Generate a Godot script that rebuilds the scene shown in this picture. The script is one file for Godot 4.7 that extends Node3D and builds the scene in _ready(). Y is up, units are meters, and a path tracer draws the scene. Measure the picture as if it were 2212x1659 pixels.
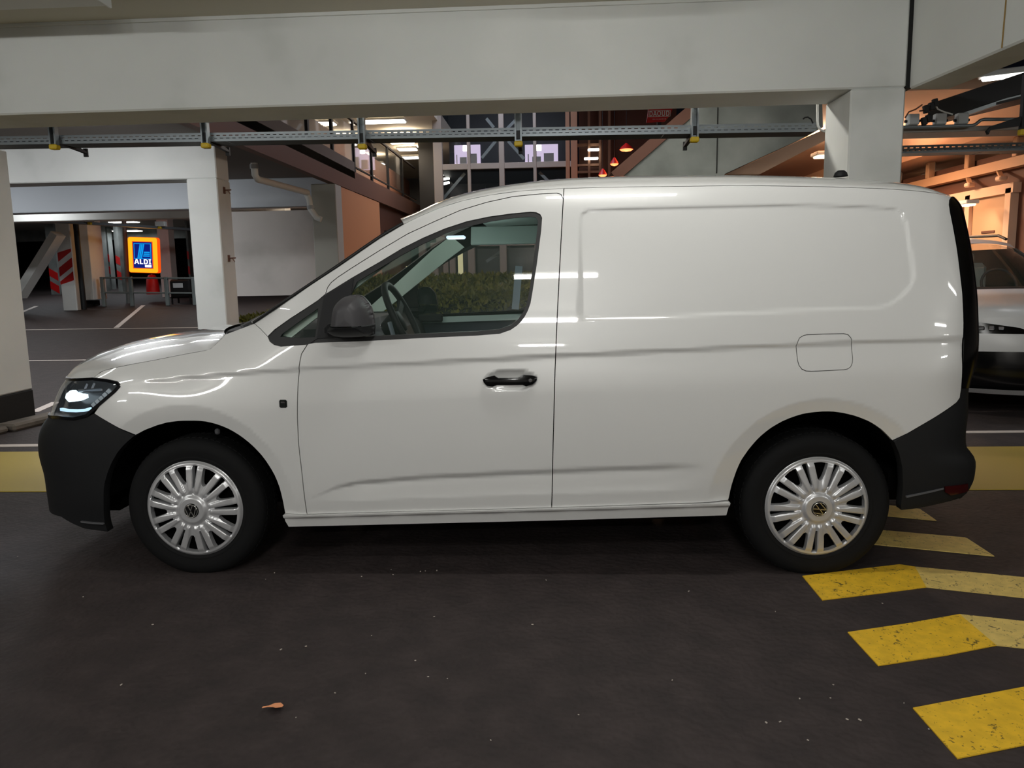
extends Node3D
# White panel van parked in a garage at night. Units metres, y up. The van's driver side faces +z, its nose points to -x.

# ---------------------------------------------------------------- mesh collector
class MB:
	var v := PackedVector3Array()
	var n := PackedVector3Array()
	var u := PackedVector2Array()
	func tri(a: Vector3, b: Vector3, c: Vector3, na := Vector3.ZERO, nb := Vector3.ZERO, nc := Vector3.ZERO) -> void:
		var g := (c - a).cross(b - a)
		if g.length_squared() < 1e-16:
			return
		if na == Vector3.ZERO:
			na = g.normalized()
			nb = na
			nc = na
		elif g.dot(na + nb + nc) < 0.0:
			var t := b
			b = c
			c = t
			t = nb
			nb = nc
			nc = t
		v.append(a); v.append(b); v.append(c)
		n.append(na); n.append(nb); n.append(nc)
		for p in [a, b, c]:
			u.append(Vector2(p.x + p.z * 0.31, -p.y))
	func quad(a: Vector3, b: Vector3, c: Vector3, d: Vector3, nn := Vector3.ZERO) -> void:
		tri(a, b, c, nn, nn, nn)
		tri(a, c, d, nn, nn, nn)
	# a box with chamfered edges, in its own basis
	func box(c: Vector3, s: Vector3, b := Basis(), ch := 0.0) -> void:
		var h := s * 0.5
		if ch <= 0.0:
			for ax in 3:
				for sg in [-1.0, 1.0]:
					var d := Vector3.ZERO
					d[ax] = sg
					var e1 := Vector3.ZERO
					e1[(ax + 1) % 3] = 1.0
					var e2 := Vector3.ZERO
					e2[(ax + 2) % 3] = 1.0
					quad(c + b * ((d - e1 - e2) * h), c + b * ((d + e1 - e2) * h), c + b * ((d + e1 + e2) * h), c + b * ((d - e1 + e2) * h), (b * d).normalized())
			return
		ch = minf(ch, minf(h.x, minf(h.y, h.z)) * 0.9)
		var pts := func(sx: float, sy: float, sz: float, k: int) -> Vector3:
			var q := Vector3(sx * h.x, sy * h.y, sz * h.z)
			for i in 3:
				if i != k:
					q[i] -= signf(q[i]) * ch
			return c + b * q
		for ax in 3:
			var i1 := (ax + 1) % 3
			var i2 := (ax + 2) % 3
			for sg in [-1.0, 1.0]:
				var cs := []
				for w in [[-1, -1], [1, -1], [1, 1], [-1, 1]]:
					var sgn := Vector3.ZERO
					sgn[ax] = sg
					sgn[i1] = w[0]
					sgn[i2] = w[1]
					cs.append(pts.call(sgn.x, sgn.y, sgn.z, ax))
				var d := Vector3.ZERO
				d[ax] = sg
				quad(cs[0], cs[1], cs[2], cs[3], (b * d).normalized())
			for s1 in [-1.0, 1.0]:
				for s2 in [-1.0, 1.0]:
					var a0 := Vector3.ZERO
					a0[ax] = -1.0
					a0[i1] = s1
					a0[i2] = s2
					var a1 := a0
					a1[ax] = 1.0
					var dn := Vector3.ZERO
					dn[i1] = s1
					dn[i2] = s2
					quad(pts.call(a0.x, a0.y, a0.z, i1), pts.call(a1.x, a1.y, a1.z, i1), pts.call(a1.x, a1.y, a1.z, i2), pts.call(a0.x, a0.y, a0.z, i2), (b * dn).normalized())
		for s1 in [-1.0, 1.0]:
			for s2 in [-1.0, 1.0]:
				for s3 in [-1.0, 1.0]:
					var nn := (b * Vector3(s1, s2, s3)).normalized()
					tri(pts.call(s1, s2, s3, 0), pts.call(s1, s2, s3, 1), pts.call(s1, s2, s3, 2), nn, nn, nn)
	# a bar between two points, width w across "side", height t
	func bar(a: Vector3, e: Vector3, w: float, t: float, up := Vector3.UP, ch := 0.0) -> void:
		var x := (e - a).normalized()
		if absf(x.dot(up)) > 0.98:
			up = Vector3.RIGHT
		var z := x.cross(up).normalized()
		box((a + e) * 0.5, Vector3((e - a).length(), t, w), Basis(x, z.cross(x), z), ch)
	# a round tube along a path
	func tube(path: Array, r: float, seg := 10, caps := true) -> void:
		var rings := []
		var norms := []
		var last := Vector3.ZERO
		for i in path.size():
			var p: Vector3 = path[i]
			var d: Vector3 = (path[mini(i + 1, path.size() - 1)] - path[maxi(i - 1, 0)]).normalized()
			var s := last
			if i == 0:
				s = d.cross(Vector3.UP if absf(d.y) < 0.9 else Vector3.RIGHT).normalized()
			s = (s - d * s.dot(d)).normalized()
			last = s
			var t := d.cross(s)
			var ring := []
			var nr := []
			for k in seg:
				var q := s * cos(TAU * k / seg) + t * sin(TAU * k / seg)
				nr.append(q)
				ring.append(p + q * r)
			rings.append(ring)
			norms.append(nr)
		for i in path.size() - 1:
			for k in seg:
				var k2 := (k + 1) % seg
				tri(rings[i][k], rings[i + 1][k], rings[i + 1][k2], norms[i][k], norms[i + 1][k], norms[i + 1][k2])
				tri(rings[i][k], rings[i + 1][k2], rings[i][k2], norms[i][k], norms[i + 1][k2], norms[i][k2])
		if caps:
			for i in [0, path.size() - 1]:
				for k in seg:
					tri(path[i], rings[i][k], rings[i][(k + 1) % seg])
	# a profile of (radius, along) turned round an axis
	func lathe(prof: Array, at: Vector3, axis: Vector3, seg := 48, sharp := []) -> void:
		var s := axis.cross(Vector3.UP if absf(axis.y) < 0.9 else Vector3.RIGHT).normalized()
		var t := axis.cross(s)
		for i in prof.size() - 1:
			var p: Vector2 = prof[i]
			var q: Vector2 = prof[i + 1]
			var d0 := q - p
			var d1 := d0
			if i > 0 and not (i in sharp):
				d0 = q - prof[i - 1]
			if i + 2 < prof.size() and not ((i + 1) in sharp):
				d1 = prof[i + 2] - p
			for k in seg:
				var f0 := s * cos(TAU * k / seg) + t * sin(TAU * k / seg)
				var f1 := s * cos(TAU * (k + 1) / seg) + t * sin(TAU * (k + 1) / seg)
				var nA := (f0 * d0.y - axis * d0.x).normalized()
				var nB := (f1 * d0.y - axis * d0.x).normalized()
				var nC := (f1 * d1.y - axis * d1.x).normalized()
				var nD := (f0 * d1.y - axis * d1.x).normalized()
				var A := at + f0 * p.x + axis * p.y
				var B := at + f1 * p.x + axis * p.y
				var C := at + f1 * q.x + axis * q.y
				var D := at + f0 * q.x + axis * q.y
				tri(A, B, C, nA, nB, nC)
				tri(A, C, D, nA, nC, nD)
	# a flat outline given thickness: outline in the plane of ex, ey; pushed along ez from 0 to d
	func prism(poly: PackedVector2Array, at: Vector3, b: Basis, d: float) -> void:
		var ids := Geometry2D.triangulate_polygon(poly)
		var P := func(q: Vector2, k: float) -> Vector3: return at + b.x * q.x + b.y * q.y + b.z * k
		var nz := b.z.normalized() * signf(d)
		for i in range(0, ids.size(), 3):
			tri(P.call(poly[ids[i]], d), P.call(poly[ids[i + 1]], d), P.call(poly[ids[i + 2]], d), nz, nz, nz)
			tri(P.call(poly[ids[i]], 0.0), P.call(poly[ids[i + 1]], 0.0), P.call(poly[ids[i + 2]], 0.0), -nz, -nz, -nz)
		var ccw := not Geometry2D.is_polygon_clockwise(poly)
		for i in poly.size():
			var a := poly[i]
			var c := poly[(i + 1) % poly.size()]
			var e := (c - a).normalized()
			var o := Vector2(e.y, -e.x) * (1.0 if ccw else -1.0)
			var nn := (b.x * o.x + b.y * o.y).normalized()
			quad(P.call(a, 0.0), P.call(c, 0.0), P.call(c, d), P.call(a, d), nn)
	# a grid of points; smooth normals from neighbours
	func grid(g: Array, ref: Vector3) -> void:
		var R := g.size()
		var C: int = g[0].size()
		var N := []
		for i in R:
			var row := []
			for j in C:
				var du: Vector3 = g[mini(i + 1, R - 1)][j] - g[maxi(i - 1, 0)][j]
				var dv: Vector3 = g[i][mini(j + 1, C - 1)] - g[i][maxi(j - 1, 0)]
				var q := du.cross(dv).normalized()
				row.append(q if q.dot(ref) >= 0.0 else -q)
			N.append(row)
		for i in R - 1:
			for j in C - 1:
				tri(g[i][j], g[i + 1][j], g[i + 1][j + 1], N[i][j], N[i + 1][j], N[i + 1][j + 1])
				tri(g[i][j], g[i + 1][j + 1], g[i][j + 1], N[i][j], N[i + 1][j + 1], N[i][j + 1])
	# a skin over a 2D outline with holes, lifted by f(Vector2) -> Vector3; its rim turned in by "rim"
	func skin(poly: PackedVector2Array, holes: Array, f: Callable, ref: Vector3, h: float, rim := 0.0, hole_rim := -1.0) -> void:
		var lo := poly[0]
		var hi := poly[0]
		for p in poly:
			lo = lo.min(p)
			hi = hi.max(p)
		var nx := int(ceil((hi.x - lo.x) / h)) + 1
		var ny := int(ceil((hi.y - lo.y) / h)) + 1
		var o := lo - Vector2(h, h) * 0.37
		var crossed := {}
		for ring in [poly] + holes:
			for i in ring.size():
				var a: Vector2 = ring[i]
				var b: Vector2 = ring[(i + 1) % ring.size()]
				var k := int(ceil(a.distance_to(b) / (h * 0.2))) + 1
				for s in k + 1:
					var q := (a.lerp(b, float(s) / k) - o) / h
					crossed[Vector2i(floori(q.x), floori(q.y))] = true
		var gp := {}
		var gn := {}
		var e := 0.004
		var norm := func(q: Vector2) -> Vector3:
			var w: Vector3 = (f.call(q + Vector2(e, 0)) - f.call(q - Vector2(e, 0))).cross(f.call(q + Vector2(0, e)) - f.call(q - Vector2(0, e))).normalized()
			return w if w.dot(ref) > 0.0 else -w
		for i in nx + 1:
			for j in ny + 1:
				var c := Vector2i(i, j)
				var a := o + Vector2(i, j) * h
				if crossed.has(c):
					var cell := PackedVector2Array([a, a + Vector2(h, 0), a + Vector2(h, h), a + Vector2(0, h)])
					var parts := Geometry2D.intersect_polygons(cell, poly)
					for hole in holes:
						var next := []
						for pp in parts:
							for r in Geometry2D.clip_polygons(pp, hole):
								if not Geometry2D.is_polygon_clockwise(r):
									next.append(r)
						parts.assign(next)
					for pp in parts:
						if Geometry2D.is_polygon_clockwise(pp):
							continue
						var ids := Geometry2D.triangulate_polygon(pp)
						var P := []
						var N := []
						for q in pp:
							P.append(f.call(q))
							N.append(norm.call(q))
						for t in range(0, ids.size(), 3):
							tri(P[ids[t]], P[ids[t + 1]], P[ids[t + 2]], N[ids[t]], N[ids[t + 1]], N[ids[t + 2]])
					continue
				var m := a + Vector2(h, h) * 0.5
				if not Geometry2D.is_point_in_polygon(m, poly):
					continue
				var out := false
				for hole in holes:
					out = out or Geometry2D.is_point_in_polygon(m, hole)
				if out:
					continue
				var ks := [c, c + Vector2i(1, 0), c + Vector2i(1, 1), c + Vector2i(0, 1)]
				for k in ks:
					if not gp.has(k):
						var q := o + Vector2(k) * h
						gp[k] = f.call(q)
						gn[k] = norm.call(q)
				tri(gp[ks[0]], gp[ks[1]], gp[ks[2]], gn[ks[0]], gn[ks[1]], gn[ks[2]])
				tri(gp[ks[0]], gp[ks[2]], gp[ks[3]], gn[ks[0]], gn[ks[2]], gn[ks[3]])
		if hole_rim < 0.0:
			hole_rim = rim
		for ri in holes.size() + 1:
			var ring: PackedVector2Array = poly if ri == 0 else holes[ri - 1]
			var depth := rim if ri == 0 else hole_rim
			if depth <= 0.0:
				continue
			for i in ring.size():
				var a: Vector2 = ring[i]
				var b: Vector2 = ring[(i + 1) % ring.size()]
				var k := int(ceil(a.distance_to(b) / (h * 2.0)))
				for s in k:
					var p: Vector3 = f.call(a.lerp(b, float(s) / k))
					var q: Vector3 = f.call(a.lerp(b, float(s + 1) / k))
					quad(p, q, q - ref * depth, p - ref * depth)
	func mesh() -> ArrayMesh:
		var a := []
		a.resize(Mesh.ARRAY_MAX)
		# join equal vertices
		var seen := {}
		var vv := PackedVector3Array()
		var nn := PackedVector3Array()
		var uu := PackedVector2Array()
		var ix := PackedInt32Array()
		for i in v.size():
			var key := [v[i].snappedf(0.00005), n[i].snappedf(0.01)]
			if not seen.has(key):
				seen[key] = vv.size()
				vv.append(v[i])
				nn.append(n[i])
				uu.append(u[i])
			ix.append(seen[key])
		a[Mesh.ARRAY_VERTEX] = vv
		a[Mesh.ARRAY_NORMAL] = nn
		a[Mesh.ARRAY_TEX_UV] = uu
		a[Mesh.ARRAY_INDEX] = ix
		var m := ArrayMesh.new()
		m.add_surface_from_arrays(Mesh.PRIMITIVE_TRIANGLES, a)
		return m

# ---------------------------------------------------------------- node helpers
var M := {}

func obj(called: String, mb, m: Material, parent: Node = self) -> MeshInstance3D:
	var o := MeshInstance3D.new()
	o.name = numbered(called, parent)
	o.mesh = mb.mesh() if mb is MB else mb
	o.material_override = m
	o.cast_shadow = GeometryInstance3D.SHADOW_CASTING_SETTING_ON
	parent.add_child(o, true)
	return o

func numbered(called: String, parent: Node = self) -> String:
	if not parent.has_node(NodePath(called)):
		return called
	var i := 1
	while parent.has_node(NodePath("%s_%03d" % [called, i])):
		i += 1
	return "%s_%03d" % [called, i]

func tag(o: Node3D, label: String, category := "", group := "", kind := "") -> Node3D:
	o.set_meta("label", label)
	if category:
		o.set_meta("category", category)
	if group:
		o.set_meta("group", group)
	if kind:
		o.set_meta("kind", kind)
	return o

func thing(called: String, label: String, category: String, at := Vector3.ZERO, group := "") -> Node3D:
	var o := Node3D.new()
	o.name = numbered(called)
	add_child(o, true)
	o.position = at
	return tag(o, label, category, group)

func struct(called: String, mb, m: Material, label: String, category := "", parent: Node = self) -> MeshInstance3D:
	var o := obj(called, mb, m, parent)
	return tag(o, label, category if category else called.split("_")[0], "", "structure")

func boxed(c: Vector3, s: Vector3, ch := 0.0, b := Basis()) -> MB:
	var m := MB.new()
	m.box(c, s, b, ch)
	return m

func span(lo: Vector3, hi: Vector3, ch := 0.0) -> MB:
	return boxed((lo + hi) * 0.5, (hi - lo).abs(), ch)

func mat(called: String, c: Color, rough := 0.6, metal := 0.0, spec := 0.5) -> StandardMaterial3D:
	var m := StandardMaterial3D.new()
	m.resource_name = called
	m.albedo_color = c
	m.roughness = rough
	m.metallic = metal
	m.metallic_specular = spec
	M[called] = m
	return m

func glow(called: String, c: Color, e: float) -> StandardMaterial3D:
	var m := mat(called, Color(0.12, 0.12, 0.12), 0.5)
	m.emission_enabled = true
	m.emission = c
	m.emission_energy_multiplier = e
	return m

func noise_tex(freq: float, ramp: Array, octaves := 4, sd := 1, size := 512, kind := FastNoiseLite.TYPE_SIMPLEX) -> ImageTexture:
	var f := FastNoiseLite.new()
	f.seed = sd
	f.frequency = freq
	f.noise_type = kind
	f.fractal_octaves = octaves
	var im: Image = f.get_seamless_image(size, size)
	im.convert(Image.FORMAT_RGBA8)
	var g := Gradient.new()
	g.offsets = PackedFloat32Array(ramp.map(func(r): return r[0]))
	g.colors = PackedColorArray(ramp.map(func(r): return r[1]))
	for y in size:
		for x in size:
			im.set_pixel(x, y, g.sample(im.get_pixel(x, y).r))
	return ImageTexture.create_from_image(im)

func triplanar(m: StandardMaterial3D, tex: Texture2D, scale: float) -> void:
	m.albedo_texture = tex
	m.uv1_triplanar = true
	m.uv1_world_triplanar = true
	m.uv1_scale = Vector3.ONE * scale

# an area lamp facing along "dir", long side along "along"
func area(called: String, at: Vector3, dir: Vector3, along: Vector3, size: Vector2, c: Color, e: float, parent: Node = self) -> void:
	var l := AreaLight3D.new()
	l.name = numbered(called, parent)
	l.area_size = size
	l.light_color = c
	l.light_energy = e
	l.area_range = 40.0
	l.shadow_enabled = true
	var z := -dir.normalized()
	var x := along.normalized()
	l.transform = Transform3D(Basis(x, z.cross(x), z), at)
	parent.add_child(l, true)

func _ready() -> void:
	# ---- camera
	var cam := Camera3D.new()
	cam.name = "camera"
	cam.fov = 53.0749
	cam.transform = Transform3D(cam_basis, cam_at)
	cam.near = 0.05
	cam.far = 200.0
	add_child(cam)
	cam.current = true
	# ---- night sky and exposure
	var we := WorldEnvironment.new()
	we.name = "environment"
	var env := Environment.new()
	env.background_mode = Environment.BG_COLOR
	env.background_color = Color(0.02, 0.022, 0.035)
	env.tonemap_mode = Environment.TONE_MAPPER_LINEAR
	env.tonemap_exposure = 1.0
	env.sdfgi_enabled = true
	env.ssao_enabled = true
	env.ssil_enabled = true
	we.environment = env
	add_child(we)
	materials()
	# ---- lamps that light the van, on the ceiling behind the camera
	var front := [
		[Vector3(0.62, 3.08, 0.35), 0.8, 2.5, "ceiling lamp in front of the beam, above the van's cargo side", 1.4], [Vector3(0.28, 3.08, 2.7), 0.7, 2.0, "ceiling lamp over the camera", 0.9], [Vector3(0.2, 3.08, 4.35), 0.6, 4.6, "ceiling lamp behind the camera", 1.2],
		[Vector3(-4.6, 3.08, 2.7), 1.2, 3.2, "ceiling lamp over the camera's left", 0.9], [Vector3(-4.6, 3.08, 4.9), 1.2, 7.5, "ceiling lamp behind the camera at left", 1.2],
		[Vector3(-4.8, 3.08, 0.4), 1.2, 1.0, "ceiling lamp above the van's nose", 0.5],
		[Vector3(5.6, 3.08, 2.7), 1.2, 2.1, "ceiling lamp over the camera's right", 0.9], [Vector3(5.6, 3.08, 4.9), 1.2, 4.0, "ceiling lamp behind the camera at right", 1.2],
		[Vector3(-7.5, 3.08, 7.2), 1.2, 8.0, "ceiling lamp by the back wall, far left", 1.3], [Vector3(8.0, 3.08, 7.2), 1.2, 5.0, "ceiling lamp by the back wall, far right", 1.2]]
	front.append([Vector3(0.1, 3.08, 7.2), 0.6, 9.0, "ceiling lamp by the back wall, in the middle", 1.3])
	for q in [Vector3(-1.6, 3.08, -3.7), Vector3(1.3, 3.08, -3.7)]:
		fixture("ceiling lamp hidden behind the near beam, " + ("left one" if q.x < 0.0 else "right one"), q, 1.2, Vector3.RIGHT, 3.6, "", Color(1.0, 0.98, 0.94), 0.12, "tube_white", 0.6)
	for f in front:
		fixture(f[3], f[0], f[1], Vector3.RIGHT, f[2], "", Color(1.0, 1.0, 0.985), 0.12, "tube_white", f[4])
	var off := thing("ceiling_lamp", "unlit white ceiling fitting at the upper left edge of the picture", "lamp", Vector3(-3.35, 3.12, -1.83))
	obj("housing", boxed(Vector3(0, 0.02, 0.1), Vector3(1.5, 0.1, 0.3), 0.01), M.fixture, off)
	obj("end_plate", boxed(Vector3(0.76, 0.02, 0.1), Vector3(0.02, 0.12, 0.32), 0.004), M.fixture, off)
	for p in [[Vector3(-8.0, 3.08, -5.0), "ceiling lamp behind the near beam, over the left bay"], [Vector3(-5.2, 3.08, -5.2), "ceiling lamp between near beam and middle column"], [Vector3(-7.2, 3.08, -9.3), "ceiling lamp behind the middle column"], [Vector3(-10.5, 3.08, -9.3), "ceiling lamp behind the second beam, far left"], [Vector3(-12.0, 3.3, -14.0), "ceiling lamp in front of the striped post"], [Vector3(-9.0, 3.3, -17.5), "ceiling lamp in front of the lit sign's railing"]]:
		fixture(p[1], p[0], 1.2, Vector3.RIGHT, 5.2, "", Color(0.985, 0.99, 1.0), 0.12, "tube_white", 0.6)
	fixture("warm ceiling lamp hidden behind the concrete ramp", Vector3(3.1, 3.16, -10.5), 1.2, Vector3.BACK, 7.0, "", Color(1.0, 0.80, 0.62), 0.2, "tube_warm", 0.8)
	build_place()
	build_van()

# ---------------------------------------------------------------- the van: body surface
const MID := -0.8975           # the van's middle plane
const NOSE_FROM := -1.50
var T_SIDE := [[0.150, -0.035], [0.250, -0.012], [0.350, 0.010], [0.500, 0.025], [0.700, 0.031], [0.900, 0.026], [1.000, 0.014], [1.100, -0.006], [1.250, -0.044], [1.400, -0.088], [1.550, -0.140], [1.650, -0.185], [1.720, -0.240], [1.800, -0.340]]
var T_FRONT := [[0.150, -0.035], [0.250, -0.012], [0.350, 0.010], [0.500, 0.022], [0.700, 0.026], [0.800, 0.014], [0.900, -0.016], [0.980, -0.060], [1.060, -0.120], [1.200, -0.240]]
var T_TIP := [[0.150, -2.380], [0.250, -2.370], [0.400, -2.360], [0.500, -2.375], [0.550, -2.373], [0.600, -2.362], [0.650, -2.335], [0.700, -2.286], [0.750, -2.259], [0.800, -2.234], [0.850, -2.202], [0.900, -2.148], [0.950, -2.060], [1.050, -1.900]]
var T_TAIL := [[0.200, 1.990], [0.290, 1.990], [0.310, 2.024], [0.340, 2.067], [0.400, 2.092], [0.460, 2.096], [0.490, 2.093], [0.520, 2.076], [0.550, 2.050], [0.600, 2.041], [0.700, 2.043], [0.800, 2.040], [0.850, 2.048], [0.900, 2.060], [0.950, 2.070], [1.000, 2.076], [1.100, 2.079], [1.200, 2.081], [1.300, 2.078], [1.400, 2.073], [1.500, 2.065], [1.580, 2.056], [1.610, 2.043], [1.640, 2.017], [1.670, 1.990], [1.750, 1.950]]
var recess := PackedVector2Array([Vector2(0.365, 1.564), Vector2(0.368, 1.582), Vector2(0.378, 1.594), Vector2(0.405, 1.602), Vector2(0.666, 1.609), Vector2(1.102, 1.609), Vector2(1.446, 1.599), Vector2(1.658, 1.586), Vector2(1.708, 1.575), Vector2(1.735, 1.555), Vector2(1.745, 1.515), Vector2(1.756, 1.386), Vector2(1.757, 1.293), Vector2(1.754, 1.268), Vector2(1.739, 1.239), Vector2(1.700, 1.201), Vector2(1.659, 1.174), Vector2(1.623, 1.160), Vector2(1.573, 1.154), Vector2(1.246, 1.148), Vector2(0.650, 1.129), Vector2(0.400, 1.125), Vector2(0.379, 1.128), Vector2(0.365, 1.138), Vector2(0.355, 1.153), Vector2(0.353, 1.181)])
var shoulder := PackedVector2Array([Vector2(-1.662, 0.888), Vector2(-1.377, 0.912), Vector2(-1.156, 0.928), Vector2(-0.846, 0.948), Vector2(-0.138, 0.976), Vector2(0.256, 0.991), Vector2(1.181, 1.022), Vector2(1.597, 1.033), Vector2(1.945, 1.038)])
var scoop_up := PackedVector2Array([Vector2(-0.847, 0.360), Vector2(-0.725, 0.419), Vector2(-0.626, 0.445), Vector2(-0.336, 0.471), Vector2(0.232, 0.497), Vector2(0.772, 0.516), Vector2(0.842, 0.517)])
var scoop_low := PackedVector2Array([Vector2(-0.898, 0.345), Vector2(0.231, 0.380), Vector2(0.932, 0.396)])
var wheel_x := [-1.3775, 1.3775]
const HUB_Y := 0.308

func lookup(t: Array, v: float) -> float:
	var m := t.size()
	if v <= t[0][0]:
		return t[0][1]
	if v >= t[m - 1][0]:
		return t[m - 1][1]
	var i := 0
	while t[i + 1][0] < v:
		i += 1
	var h: float = t[i + 1][0] - t[i][0]
	var k: float = (v - t[i][0]) / h
	var d: float = (t[i + 1][1] - t[i][1]) / h
	var m0 := d
	var m1 := d
	if i > 0:
		m0 = (t[i + 1][1] - t[i - 1][1]) / (t[i + 1][0] - t[i - 1][0])
	if i < m - 2:
		m1 = (t[i + 2][1] - t[i][1]) / (t[i + 2][0] - t[i][0])
	var k2 := k * k
	var k3 := k2 * k
	return (2.0 * k3 - 3.0 * k2 + 1.0) * t[i][1] + (k3 - 2.0 * k2 + k) * m0 * h + (-2.0 * k3 + 3.0 * k2) * t[i + 1][1] + (k3 - k2) * m1 * h

func line_y(l: PackedVector2Array, x: float) -> float:
	if x <= l[0].x:
		return l[0].y
	for i in l.size() - 1:
		if x <= l[i + 1].x:
			return lerpf(l[i].y, l[i + 1].y, (x - l[i].x) / (l[i + 1].x - l[i].x))
	return l[l.size() - 1].y

# how far the body side stands out at (x, y): plain shape first
func body_z(x: float, y: float) -> float:
	var k := 1.0 - smoothstep(-1.55, -0.75, x)
	var z := lookup(T_SIDE, y)
	if k > 0.0:
		z = lerpf(z, lookup(T_FRONT, y), k)
	if x < NOSE_FROM:
		var t := minf((NOSE_FROM - x) / (NOSE_FROM - lookup(T_TIP, y)), 0.985)
		z -= (z - MID) * (1.0 - pow(1.0 - pow(t, 2.8), 1.0 / 2.8))
	var xe := lookup(T_TAIL, y)
	if x > xe - 0.34:
		var t := minf((x - xe + 0.34) / 0.34, 0.99)
		z -= 0.26 * (1.0 - pow(1.0 - pow(t, 3.0), 1.0 / 3.0))
	return z

# ... and with its creases, hollows and flared arches
func van_z(x: float, y: float) -> float:
	var z := body_z(x, y)
	if y > 0.75 and y < 1.1 and x > -1.7:          # the shoulder line
		var d := y - line_y(shoulder, x)
		if d < 0.0 and d > -0.17:
			var a := 0.0085 * smoothstep(-1.68, -1.3, x)
			z -= a * (smoothstep(0.0, 0.016, -d) if d > -0.016 else 1.0 - smoothstep(0.016, 0.17, -d))
	if x > 0.33 and x < 1.77 and y > 1.11 and y < 1.62:   # the blind window panel
		if Geometry2D.is_point_in_polygon(Vector2(x, y), recess):
			var d := 9.0
			var p := Vector2(x, y)
			for i in recess.size():
				d = minf(d, p.distance_to(Geometry2D.get_closest_point_to_segment(p, recess[i], recess[(i + 1) % recess.size()])))
				if d > 0.02 and false:
					break
			z -= 0.009 * smoothstep(0.0, 0.016, d)
	if x > -0.9 and x < 0.97 and y > 0.33 and y < 0.53:    # the hollow along the bottom of the doors
		var yu := line_y(scoop_up, x)
		var yl := line_y(scoop_low, x)
		var fade := smoothstep(-0.86, -0.55, x) * (1.0 - smoothstep(0.66, 0.92, x))
		var q := (yu - y) / maxf(yu - yl, 0.01)
		if q > 0.0 and q < 1.0:
			z -= 0.017 * fade * (smoothstep(0.0, 0.26, q) if q < 0.26 else (1.0 - (q - 0.26) / 0.74))
	for wx in wheel_x:                                      # the flat lip round each arch
		var r := Vector2(x - wx, (y - HUB_Y) * 0.985).length()
		if r < 0.52 and y > 0.2:
			z -= 0.26 * maxf(0.0, 0.474 - r)
	if y > 0.8 and y < 0.95 and x > -0.1 and x < 0.22:      # the hand hollow behind the door handle
		var e := Vector2((x - 0.063) / 0.118, (y - 0.882) / 0.047).length()
		if e < 1.0:
			z -= 0.03 * (1.0 - e * e) * smoothstep(1.0, 0.86, e)
	return z

func side_f(off := 0.0, far := false, plain := false) -> Callable:
	return func(q: Vector2) -> Vector3:
		var z := (body_z(q.x, q.y) if plain else van_z(q.x, q.y)) + off
		return Vector3(q.x, q.y, 2.0 * MID - z if far else z)

func inset(poly: PackedVector2Array, d: float) -> PackedVector2Array:
	var best := poly
	var size := -1.0
	for r in Geometry2D.offset_polygon(poly, -d, Geometry2D.JOIN_MITER):
		if r.size() > 2:
			var lo := r[0]
			var hi := r[0]
			for p in r:
				lo = lo.min(p)
				hi = hi.max(p)
			if (hi - lo).length() > size:
				size = (hi - lo).length()
				best = r
	if Geometry2D.is_polygon_clockwise(best):
		best.reverse()
	return best

func ring_of(poly: PackedVector2Array, holes: Array, f: Callable, far: bool, h: float, rim: float, hole_rim := -1.0) -> MB:
	var m := MB.new()
	m.skin(poly, holes, f, Vector3(0, 0, -1 if far else 1), h, rim, hole_rim)
	return m

# mirrored or not, one closed half of a plan curve from the side sheets round to the middle
func nose_cap(ys: Array, tail := false) -> MB:
	var m := MB.new()
	var g := []
	for y in ys:
		var row := []
		for j in 25:
			var w := lerpf(-1.0, 1.0, j / 24.0)
			var half: float
			if tail:
				var x: float = lookup(T_TAIL, y) - 0.34 + 0.34 * 0.985
				half = body_z(x, y) - MID
				row.append(Vector3(x + 0.02 * (1.0 - pow(absf(w), 6.0)), y, MID + w * half))
			else:
				var a: float = NOSE_FROM - lookup(T_TIP, y)
				var x0: float = NOSE_FROM - 0.93 * a
				var full: float = lerpf(lookup(T_SIDE, y), lookup(T_FRONT, y), 1.0) - MID
				half = body_z(x0, y) - MID
				var z := w * half
				row.append(Vector3(NOSE_FROM - a * pow(1.0 - pow(absf(z) / full, 2.8), 1.0 / 2.8), y, MID + z))
		g.append(row)
	m.grid(g, Vector3(1 if tail else -1, 0, 0))
	return m

func steps(a: float, b: float, n: int) -> Array:
	var r := []
	for i in n + 1:
		r.append(lerpf(a, b, float(i) / n))
	return r

func resample(l: Array, n: int) -> Array:
	var c := Curve3D.new()
	c.bake_interval = 0.01
	for p in l:
		c.add_point(p)
	var r := []
	for i in n + 1:
		r.append(c.sample_baked(c.get_baked_length() * i / n, false))
	return r

func smooth_line(l: Array, n: int) -> Array:      # through the given points, evenly in index
	var r := []
	for i in n + 1:
		var t := float(i) / n * (l.size() - 1)
		var k := mini(int(t), l.size() - 2)
		var a: Vector3 = l[maxi(k - 1, 0)]
		var d: Vector3 = l[mini(k + 2, l.size() - 1)]
		r.append((l[k] as Vector3).cubic_interpolate(l[k + 1], a, d, t - k))
	return r

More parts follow.
